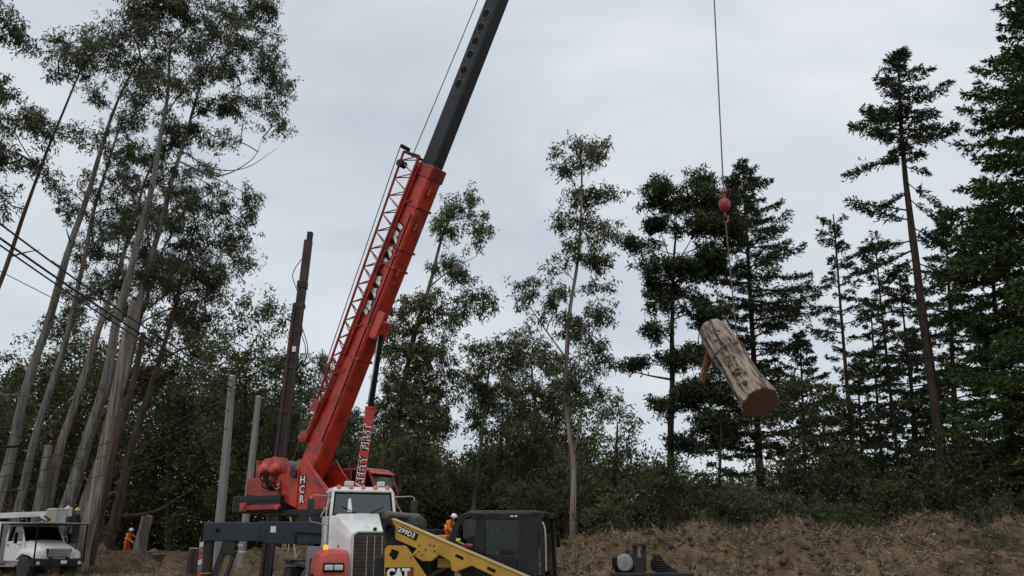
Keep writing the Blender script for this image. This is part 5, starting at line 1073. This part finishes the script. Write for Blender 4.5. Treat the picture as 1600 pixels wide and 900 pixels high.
# ------------------------------------------------------------------ poles and wires
def pole(label, Y, line, r, m='pole_wood'):
    pts = to_ground([at(x, y, Y) for x, y in line]); o = thing('utility_pole', label, 'utility pole', tuple(pts[0]))
    MB().tube(spline(pts, .5), [r*(1.15-.35*i/max(1, len(spline(pts, .5))-1)) for i in range(len(spline(pts, .5)))], 14).build('pole_shaft', m, o)
    d = (pts[-1]-pts[-2]).normalized(); MB().lathe([(r*.82, 0), (r*.7, .03), (.01, .035)], pts[-1], d, 14).build('pole_cap', 'steel', o)
    return o, pts
P1, pp1 = pole('grey utility pole holding the wires', 33, [(342, 830), (354, 700), (363, 588)], .155)
P2, pp2 = pole('grey wooden pole between the wired pole and drill mast', 39, [(378, 862), (391, 745), (404, 620)], .15)
for y in (852, 862): MB().lathe([(.165, -.03), (.165, .03)], at(377.5, y, 39)+Vector((.02, 0, 0)), Z3, 16).build('pole_band', 'stripe_white', P2)
def wire(label, pts, r, sag=0, name='overhead_wire', group=None, cat='wire'):
    a, b = Vector(pts[0]), Vector(pts[1]); n = 40; ps = []
    for i in range(n+1):
        t = i/n; p = a.lerp(b, t); p.z -= sag*4*t*(1-t); ps.append(p)
    o = MB().tube(ps, r, 6).build(name, 'wire', None); return tag(o, label, cat, group)
top1 = pp1[-1]
def onpole(y): return at(363-(y-588)*.09, y, 32.85)
wire('highest thick overhead cable running down to the grey pole', (at(-260, 148, 14), onpole(596)), .022, .25)
wire('doubled overhead cable below the highest one', (at(-260, 182, 14), onpole(606)), .026, .22)
wire('overhead cable twisted close under the doubled one', (at(-260, 192, 14), onpole(612)), .02, .26)
wire('thin overhead wire crossing behind the leaning eucalyptus', (at(-200, 320, 20), at(360, 600, 45)), .012, .1)
wire('upper of the low service wires sagging to the grey pole', (at(-160, 742, 24), onpole(620)), .013, .55)
wire('middle low service wire sagging to the grey pole', (at(-160, 756, 24), onpole(640)), .012, .6)
wire('lowest service wire sagging to the grey pole', (at(-160, 772, 24), onpole(668)), .012, .7)
q = at(24, 697, 25.6); tag(MB().bar(q+Vector((-.22, 0, -.03)), q+Vector((.2, 0, .01)), .07, .06).build('splice_case', 'label_black', None, bev=.01), 'black splice case on a low service wire', 'splice case')

# ------------------------------------------------------------------ people
def person(label, loc, rz, J, cols, helmet, h=1.78, extra_hand=None):
    """J: joints in local metres (facing -y); cols: material per segment group"""
    root = thing('person', label, 'person', tuple(loc), rz)
    names = list(J.keys()); idx = {n: i for i, n in enumerate(names)}
    segs = [('pelvis', 'chest', 'shirt'), ('chest', 'neck', 'shirt'), ('neck', 'head', 'skin'), ('head', 'crown', 'skin')]
    for s in 'lr': segs += [('chest', 'sh_'+s, 'shirt'), ('sh_'+s, 'el_'+s, 'shirt'), ('el_'+s, 'wr_'+s, 'shirt'), ('wr_'+s, 'hd_'+s, 'glove'), ('pelvis', 'hip_'+s, 'pants'), ('hip_'+s, 'kn_'+s, 'pants'), ('kn_'+s, 'an_'+s, 'pants'), ('an_'+s, 'toe_'+s, 'boot')]
    rad = {'pelvis': (.155, .125), 'chest': (.175, .135), 'neck': (.06, .06), 'head': (.082, .095), 'crown': (.07, .075), 'sh': (.078, .07), 'el': (.055, .055), 'wr': (.042, .04), 'hd': (.045, .03), 'hip': (.105, .105), 'kn': (.078, .078), 'an': (.06, .06), 'toe': (.05, .04)}
    me = bpy.data.meshes.new('body'); me.from_pydata([J[n] for n in names], [(idx[a], idx[b]) for a, b, c in segs], [])
    o = bpy.data.objects.new('body', me); COL.objects.link(o)
    sk = o.modifiers.new('skin', 'SKIN'); sk.use_smooth_shade = True
    for i, n in enumerate(names):
        k = n.split('_')[0]; me.skin_vertices[0].data[i].radius = rad[k]; me.skin_vertices[0].data[i].use_root = (n == 'pelvis')
    sb = o.modifiers.new('sub', 'SUBSURF'); sb.levels = 2; sb.render_levels = 2
    dg = bpy.context.evaluated_depsgraph_get(); nm = bpy.data.meshes.new_from_object(o.evaluated_get(dg)); bpy.data.objects.remove(o)
    for m_ in ('shirt', 'pants', 'skin', 'glove', 'boot'): nm.materials.append(M[cols[m_]])
    order = ['shirt', 'pants', 'skin', 'glove', 'boot']
    for p in nm.polygons:
        c = p.center; best = (9, 0)
        for a, b, g in segs:
            A, B = Vector(J[a]), Vector(J[b]); d = B-A; t = max(0, min(1, (c-A).dot(d)/max(1e-6, d.length_squared))); dd = (A+d*t-c).length
            if dd < best[0]: best = (dd, order.index(g))
        p.material_index = best[1]; p.use_smooth = True
    bo = bpy.data.objects.new('body', nm); COL.objects.link(bo); bo.parent = root
    for s in 'lr':      # fingers
        w, hnd = Vector(J['wr_'+s]), Vector(J['hd_'+s]); d = (hnd-w).normalized(); sx = d.cross(Vector((0, 0, 1))); sx = sx.normalized() if sx.length > .1 else Vector((1, 0, 0))
        fm = MB()
        for k in range(4):
            b0 = hnd+sx*(k-1.5)*.019; Lf = (.07, .082, .078, .06)[k]; dn = Vector((0, 0, -1))
            fm.tube([b0-d*.02, b0+d*Lf*.5+dn*.005, b0+d*Lf*.8+dn*.03, b0+d*Lf*.75+dn*.05], [.010, .010, .009, .006], 6)
        tb = hnd-d*.05+sx*.04; fm.tube([tb-sx*.01, tb+sx*.02+d*.03, tb+sx*.015+d*.06+Vector((0, 0, -.01))], [.011, .011, .008], 6)
        fo = fm.build('fingers', cols['glove'], root, local=True)
    pc, pp_ = Vector(J['chest']), Vector(J['pelvis']); bdv = (pc-pp_).normalized()
    if cols['shirt'] == 'hivis_orange': MB().lathe([(.178, -.03), (.184, 0), (.178, .03)], pp_.lerp(pc, .55), bdv, 20).build('reflective_band', 'hivis_yellow', root, local=True)
    hc = Vector(J['crown']); hdv = (hc-Vector(J['head'])).normalized()
    hm = MB().lathe([(.14, -.035), (.125, -.03), (.128, .0), (.118, .05), (.09, .09), (.05, .11), (.01, .117)], hc-hdv*.02, hdv, 20).build('hard_hat', helmet, root, local=True)
    fw = Vector((0, -1, 0)); MB().box(hc+fw*.15-hdv*.05, (.16, .07, .012)).build('hat_brim', helmet, hm, local=True)
    hj = Vector(J['head']); MB().lathe([(.012, 0), (.018, .01), (.008, .03)], hj+fw*.085+Vector((0, 0, -.0)), fw, 8).build('nose', 'skin', root, local=True)
    for s in (-1, 1): MB().lathe([(.03, 0), (.02, .015)], hj+Vector((s*.082, .01, 0)), (s, 0, 0), 8).build('ear', 'skin', root, local=True)
    return root
ST = dict(pelvis=(0, 0, .98), chest=(0, 0, 1.30), neck=(0, 0, 1.49), head=(0, -.02, 1.60), crown=(0, -.01, 1.70), sh_l=(.19, 0, 1.42), sh_r=(-.19, 0, 1.42), el_l=(.25, -.03, 1.14), el_r=(-.25, -.03, 1.14), wr_l=(.24, -.16, .92), wr_r=(-.24, -.16, .92), hd_l=(.23, -.20, .84), hd_r=(-.23, -.20, .84),
          hip_l=(.10, 0, .90), hip_r=(-.10, 0, .90), kn_l=(.12, -.03, .49), kn_r=(-.12, -.03, .49), an_l=(.13, .02, .09), an_r=(-.13, .02, .09), toe_l=(.15, -.15, .04), toe_r=(-.15, -.15, .04))
def pose(**k): d = dict(ST); d.update(k); return d
w1 = at(196, 868, 58.0); w1.z = ground_z(w1.x, w1.y)-.02
HV = dict(shirt='hivis_orange', pants='hivis_red', skin='skin', glove='hivis_yellow', boot='boot')
person('worker in orange with white hard hat reaching to the upright cut log', w1, R(72), pose(chest=(0, -.10, 1.28), neck=(0, -.17, 1.46), head=(0, -.22, 1.57), crown=(0, -.23, 1.67), sh_l=(.19, -.12, 1.40), sh_r=(-.19, -.12, 1.40),
       el_l=(.22, -.36, 1.24), wr_l=(.18, -.60, 1.30), hd_l=(.16, -.69, 1.33), el_r=(-.26, -.24, 1.12), wr_r=(-.16, -.46, .98), hd_r=(-.12, -.54, .94), kn_l=(.12, -.12, .50), an_l=(.14, -.05, .09), toe_l=(.15, -.22, .04), an_r=(-.13, .12, .09), toe_r=(-.15, -.05, .04)), HV, 'helmet_white')
cs = thing('chainsaw', 'red chainsaw held low by the worker at the cut log', 'chainsaw', (w1.x+.5, w1.y-.05, w1.z+.85))
c0 = Vector((w1.x+.5, w1.y-.05, w1.z+.85)); MB().box(c0, (.34, .2, .2)).build('saw_body', 'lens_red', cs, bev=.03); MB().box(c0+Vector((.36, 0, -.06)), (.5, .012, .08)).build('guide_bar', 'steel', cs, bev=.004)
MB().tube([c0+Vector((-.02, -.1, .08)), c0+Vector((.02, -.1, .2)), c0+Vector((.02, .1, .2)), c0+Vector((-.02, .1, .08))], .014, 6).build('handle', 'label_black', cs)
w2 = at(698, 845, 41); w2.z = ground_z(w2.x, w2.y)
w2b = at(706, 800, 41); dz = w2b.z-1.72-w2.z
BUMPS_NOTE = dz
person('worker in orange with white hard hat stooping on the slope behind the loader', (w2.x, w2.y, w2.z-.02), R(60), pose(pelvis=(0, .05, .98), chest=(0, -.16, 1.26), neck=(0, -.26, 1.42), head=(0, -.33, 1.52), crown=(0, -.36, 1.61), sh_l=(.19, -.18, 1.37), sh_r=(-.19, -.18, 1.37),
       el_l=(.22, -.28, 1.10), wr_l=(.16, -.42, .92), hd_l=(.13, -.48, .86), el_r=(-.24, -.26, 1.10), wr_r=(-.17, -.40, .90), hd_r=(-.14, -.46, .84)), dict(HV, glove='dark_cloth'), 'helmet_white')
w3 = at(113, 860, 49); w3.z = ground_z(w3.x, w3.y)
person('worker in dark clothes with yellow hard hat behind the bucket truck', (w3.x, w3.y, w3.z-.02), R(150), pose(), dict(shirt='dark_cloth', pants='dark_cloth', skin='skin', glove='skin', boot='boot'), 'helmet_yellow')

# ------------------------------------------------------------------ cut timber, barricade, small machines
cut_trunk('upright_log', 'leaning upright cut log beside the reaching worker', 57.5, [(214, 876), (221, 845), (231, 806)], .42, .33, 'bark_grey', 'log')
def lying(label, Y, x, y, r, Lg, rz, m='bark_brown'):
    c = at(x, y, Y); c.z = ground_z(c.x, c.y)+r*.8; d = Vector((math.cos(rz), math.sin(rz), 0)); o = thing('cut_log', label, 'log', tuple(c))
    n = 8; rough_tube(MB(), [c+d*Lg*(i/n-.5) for i in range(n+1)], [r]*(n+1), 16, .15, x).build('log_body', m, o)
    for s in (-1, 1): MB().lathe([(r*.95, 0), (r*.93, .012), (.01, .014)], c+d*s*Lg*.5, d*s, 16).build('sawn_end', 'cut_wood', o)
cut_trunk('stump', 'short stump with pale sawn top beside the leaning log', 52, [(246, 893), (247, 866)], .33, .30, 'bark_brown', 'stump')
cut_trunk('stump', 'low wide stump with pale sawn top behind the short stump', 54, [(238, 890), (238, 862)], .30, .28, 'bark_grey', 'stump')
cut_trunk('stump', 'reddish stump with pale sawn top behind the striped barricade', 33, [(299, 900), (304, 857)], .22, .18, 'bark_brown', 'stump')
shim = cut_trunk('post', 'thin pale wooden post under the outrigger beam', 36, [(441, 885), (444, 850)], .09, .08, 'post_green', 'post')
# leaning stick
def stick(label, Y, a, b, r):
    A, B = at(*a, Y), at(*b, Y); o = MB().tube([A, (A+B)/2+Vector((.02, 0, .03)), B], [r, r*.9, r*.7], 7).build('branch', 'cut_wood', None); tag(o, label, 'branch')
stick('pale broken branch propped behind the outrigger beam, leaning inwards', 31, (463, 885), (452, 797), .04)
stick('thin pale branch sticking up behind the beam', 31.5, (448, 890), (455, 795), .025)
stick('bare stick on the dirt heap beside the truck wheel', 30, (455, 882), (470, 860), .03)
# striped barricade
bc = at(318, 880, 28.5); bc.z = ground_z(bc.x, bc.y)
br_ = thing('barricade', 'red and white striped barricade panel beside the outrigger leg', 'barricade', tuple(bc), R(-20))
for k in range(7):
    MB().prism([(-.20, 0, .62+k*.17), (.20, 0, .62+k*.17+.12), (.20, 0, .62+k*.17+.27), (-.20, 0, .62+k*.17+.15)], (0, .03, 0)).build('stripe', ('stripe_red', 'grey_green', 'stripe_white')[k % 3], br_, local=True)
MB().box((0, .06, 1.05), (.36, .05, 1.5)).build('panel', 'grey_green', br_, local=True, bev=.02)
for s in (-1, 1): MB().bar((s*.15, .05, 0), (s*.15, .05, .5), .05).build('leg', 'dark_steel', br_, local=True)
MB().box((0, .05, .03), (.5, .5, .06)).build('base', 'rubber', br_, local=True, bev=.01)
tc_ = at(289, 894, 28); tc_.z = ground_z(tc_.x, tc_.y)
cone = thing('tyre_marker', 'orange marker sitting in a black rubber ring by the barricade', 'marker', tuple(tc_))
MB().lathe([(.18, 0), (.17, .2), (.12, .45), (.05, .6), (.02, .62)], tc_, Z3, 18).build('marker_body', 'hivis_orange', cone)
MB().tube([tc_+Vector((math.cos(a)*.26, math.sin(a)*.26, .72)) for a in [i*2*math.pi/20 for i in range(21)]], .05, 8).build('ring', 'rubber', cone)
MB().tube([tc_+Vector((0, 0, .5)), tc_+Vector((0, 0, .74))], .03, 6).bar(tc_+Vector((-.25, 0, .72)), tc_+Vector((.25, 0, .72)), .03).build('ring_stem', 'label_black', cone)
# small engine-driven machine in front of the bank
EM = at(1020, 900, 17.5); EM.z = ground_z(EM.x, EM.y); ez = at(1020, 893, 17.5).z
em = thing('grinder_machine', 'black steel machine with grey motor and upright stack before the bank', 'machine', tuple(EM))
def e_(px, py, dy=0): return at(px, py, 17.5+dy)
MB().box(Vector((EM.x, 17.7, ez-.08)), (1.42, .8, .12)).build('deck', 'black', em, bev=.015)
MB().box(Vector((EM.x, 17.7, (ez+EM.z)/2-.1)), (1.1, .6, ez-EM.z-.1)).build('machine_body', 'cab_dark', em, bev=.03)
for s in (-1, 1): MB().lathe([(.1, -.1), (.3, -.09), (.32, 0), (.3, .09), (.1, .1)], Vector((EM.x+s*.62, 17.4, EM.z+.3)), (0, 1, 0), 20).build('wheel', 'rubber', em)
q = e_(976, 880); mt_ = MB().lathe([(.02, -.03), (.13, -.02), (.155, .02), (.16, .2), (.14, .36), (.05, .38)], q, Vector((.12, 1, 0)), 24).build('motor', 'motor_grey', em)
MB().box(q+Vector((0, .2, -.14)), (.3, .3, .1)).build('motor_foot', 'label_black', em, bev=.01); MB().box(q+Vector((-.17, .1, .0)), (.08, .2, .2)).build('motor_box', 'label_black', em, bev=.02)
a, b = e_(1000, 893), e_(1000, 851)
for dx in (-.085, .085): MB().bar(Vector((a.x+dx, 17.6, a.z)), Vector((b.x+dx, 17.6, b.z)), .05, .08).build('stack_post', 'rust_dark', em, bev=.006)
MB().box(Vector((b.x, 17.6, b.z)), (.24, .16, .05)).build('stack_cap', 'rust', em, bev=.008); MB().box(Vector((a.x, 17.62, a.z+.1)), (.2, .14, .3)).build('stack_base', 'rust_dark', em, bev=.01)
MB().tube([Vector((a.x, 17.6, a.z)), Vector((a.x, 17.6, b.z-.06))], .022, 8).build('stack_rod', 'steel', em)
q = e_(1028, 883); MB().lathe([(.02, -.12), (.10, -.1), (.13, 0), (.12, .06), (.09, .12), (.05, .16)], q, Z3, 16).build('engine_block', 'label_black', em)
for k in range(5): MB().lathe([(.135, -.008), (.135, .008)], q+Vector((0, 0, -.08+k*.04)), Z3, 18).build('cooling_fin', 'dark_steel', em)
MB().prism([e_(1036, 878), e_(1062, 894), e_(1030, 894)], Vector((0, .2, 0))).build('chute', 'cab_dark', em, bev=.01)
MB().box(q+Vector((-.02, 0, .16)), (.12, .1, .06)).build('air_filter', 'cab_dark', em, bev=.02)

# ------------------------------------------------------------------ loose straw, clods, chips, dry grass
random.seed(3); RN = np.random.default_rng(3)
def scatter(n, x0, x1, y0, y1, keep=None):
    x = RN.uniform(x0, x1, n*2); y = RN.uniform(y0, y1, n*2)
    if keep is not None: k = keep(x, y); x, y = x[k], y[k]
    x, y = x[:n], y[:n]
    z = np.array([ground_z(a, b) for a, b in zip(x, y)]); return x, y, z
def strawmat(name, n, regions, Lr, wr, material, label, cat, lift=.5):
    q = []
    for x0, x1, y0, y1, m_ in regions:
        x, y, z = scatter(int(n*m_), x0, x1, y0, y1); c = np.stack([x, y, z+.01], 1)
        d = RN.normal(size=(len(x), 3)); d[:, 2] = np.abs(d[:, 2])*lift; d /= np.linalg.norm(d, axis=1, keepdims=True)
        # follow the slope a little
        d[:, 0] += -.5*np.sign(d[:, 1])*(y < 30); d[:, 2] += 0.30*np.sign(d[:, 1])*(y < 30); d /= np.linalg.norm(d, axis=1, keepdims=True); q.append(leaf_quads(c, d, RN.uniform(*Lr, len(x)), RN.uniform(*wr, len(x))))
    o = crown(name, None, q, material); return tag(o, label, cat, kind='stuff')
REG = [(0.3, 19, 20.5, 32.5, .62), (-22, -9, 36, 50, .25), (-12, -4, 28, 35, .13)]
strawmat('straw', 36000, REG, (.12, .55), (.006, .016), 'straw', 'dry straw and twigs strewn over the dirt bank', 'straw', .45)
strawmat('bark_litter', 11000, REG, (.05, .22), (.015, .05), 'chip', 'pale wood chips scattered over the dirt', 'wood chips', .35)
strawmat('twig_litter', 7000, REG, (.15, .7), (.015, .03), 'bark_dark', 'dark twigs and roots tangled in the dirt bank', 'twigs', .55)
x, y, z = scatter(9000, .3, 19, 20.5, 32.5); base = np.array([[0, 0, 1], [1, 0, 0], [0, 1, 0], [-1, 0, 0], [0, -1, 0], [0, 0, -1]], float); vs_, fs_ = [], []
fcs = np.array([[0, 1, 2], [0, 2, 3], [0, 3, 4], [0, 4, 1], [5, 2, 1], [5, 3, 2], [5, 4, 3], [5, 1, 4]])
for i in range(len(x)):
    s = .02+.12*random.random()**4; a = random.random()*6.3; rot = np.array([[math.cos(a), -math.sin(a), 0], [math.sin(a), math.cos(a), 0], [0, 0, 1]])
    vs_.append((base*RN.uniform(.6, 1.3, (6, 3))*s) @ rot.T+np.array([x[i], y[i], z[i]])); fs_.append(fcs+6*i)
o = np_mesh('dirt_clods', np.concatenate(vs_), np.concatenate(fs_), 'clod', smooth=False); tag(o, 'loose clods of dirt over the spoil bank', 'dirt clods', kind='stuff')
bb = MB()
for _ in range(170):
    x_, y_ = random.uniform(.6, 17.5), random.uniform(22.5, 31); L_ = random.uniform(.4, 1.5); a_ = random.gauss(2.3, .8); r_ = random.uniform(.008, .024)
    ps = []
    for k in range(5):
        xx, yy = x_+math.cos(a_)*L_*k/4+random.gauss(0, .03), y_+math.sin(a_)*L_*k/4*.6; ps.append(Vector((xx, yy, ground_z(xx, yy)+.03+abs(random.gauss(0, .05))+.10*(k == 4)*random.random())))
    bb.tube(ps, [r_, r_*.95, r_*.9, r_*.7, r_*.4], 5)
tag(bb.build('brush', 'bark_brown', None), 'broken branches and roots lying tangled over the spoil bank', 'brush', kind='stuff')
def grass(name, label, spots, material, n, hgt):
    q = []
    for cx_, cy_, rx, ry in spots:
        x = RN.normal(cx_, rx, n); y = RN.normal(cy_, ry, n); z = np.array([ground_z(a, b) for a, b in zip(x, y)])
        d = RN.normal(size=(n, 3))*.45+np.array([0, 0, 1]); d /= np.linalg.norm(d, axis=1, keepdims=True); d2 = d+RN.normal(size=(n, 3))*.5+np.array([0, 0, -.5]); d2 /= np.linalg.norm(d2, axis=1, keepdims=True)
        h = hgt*RN.uniform(.4, 1.2, n); c = np.stack([x, y, z-.02], 1); q.append(leaf_quads(c, d, h, .016)); q.append(leaf_quads(c+d*h[:, None]*.8, d2, h*.6, .012))
    return tag(crown(name, None, q, material), label, 'grass', kind='stuff')
grass('dry_grass', 'pale dry grass drooping over the end of the bank', [(1.5, 27, .5, 1.2), (2.4, 28, .6, 1.2), (3.4, 29, .6, .8), (5.4, 29.6, .8, .5), (8.5, 30, 1.2, .5), (11, 30, 1, .5), (14.5, 29.5, 1, .6), (15.8, 29, .8, .8)], 'straw', 260, .30)
grass('green_weeds', 'green weeds along the crest of the bank', [(4.2, 28, .35, .5), (7.2, 31, .8, .4), (10.2, 31, 1.2, .4), (6.6, 26.5, .3, .3), (12.9, 26, .35, .5), (-17.8, 44.5, .8, .8), (-19.5, 44, .6, .6), (13.6, 31, 1.2, .4)], 'leaf_shrub', 420, .38)

# ------------------------------------------------------------------ groups of look-alikes
GROUPS = {'eucalyptus_tree': G_EUC, 'thin_fir': G_C, 'fir_tree': G_C, 'redwood_tree': G_C, 'shrub': 'shrubs along the dirt bank', 'small_tree': 'small trees among the firs', 'topped_trunk': 'cut trunks in the grove',
          'stump': 'sawn stumps', 'overhead_wire': 'overhead wires to the grey pole', 'utility_pole': 'wooden poles', 'person': 'workers on the site', 'branch': 'loose pale branches'}
for o in SC.objects:
    k = o.name.split('.')[0]
    if o.parent is None and 'label' in o and 'group' not in o and k in GROUPS: o['group'] = GROUPS[k]
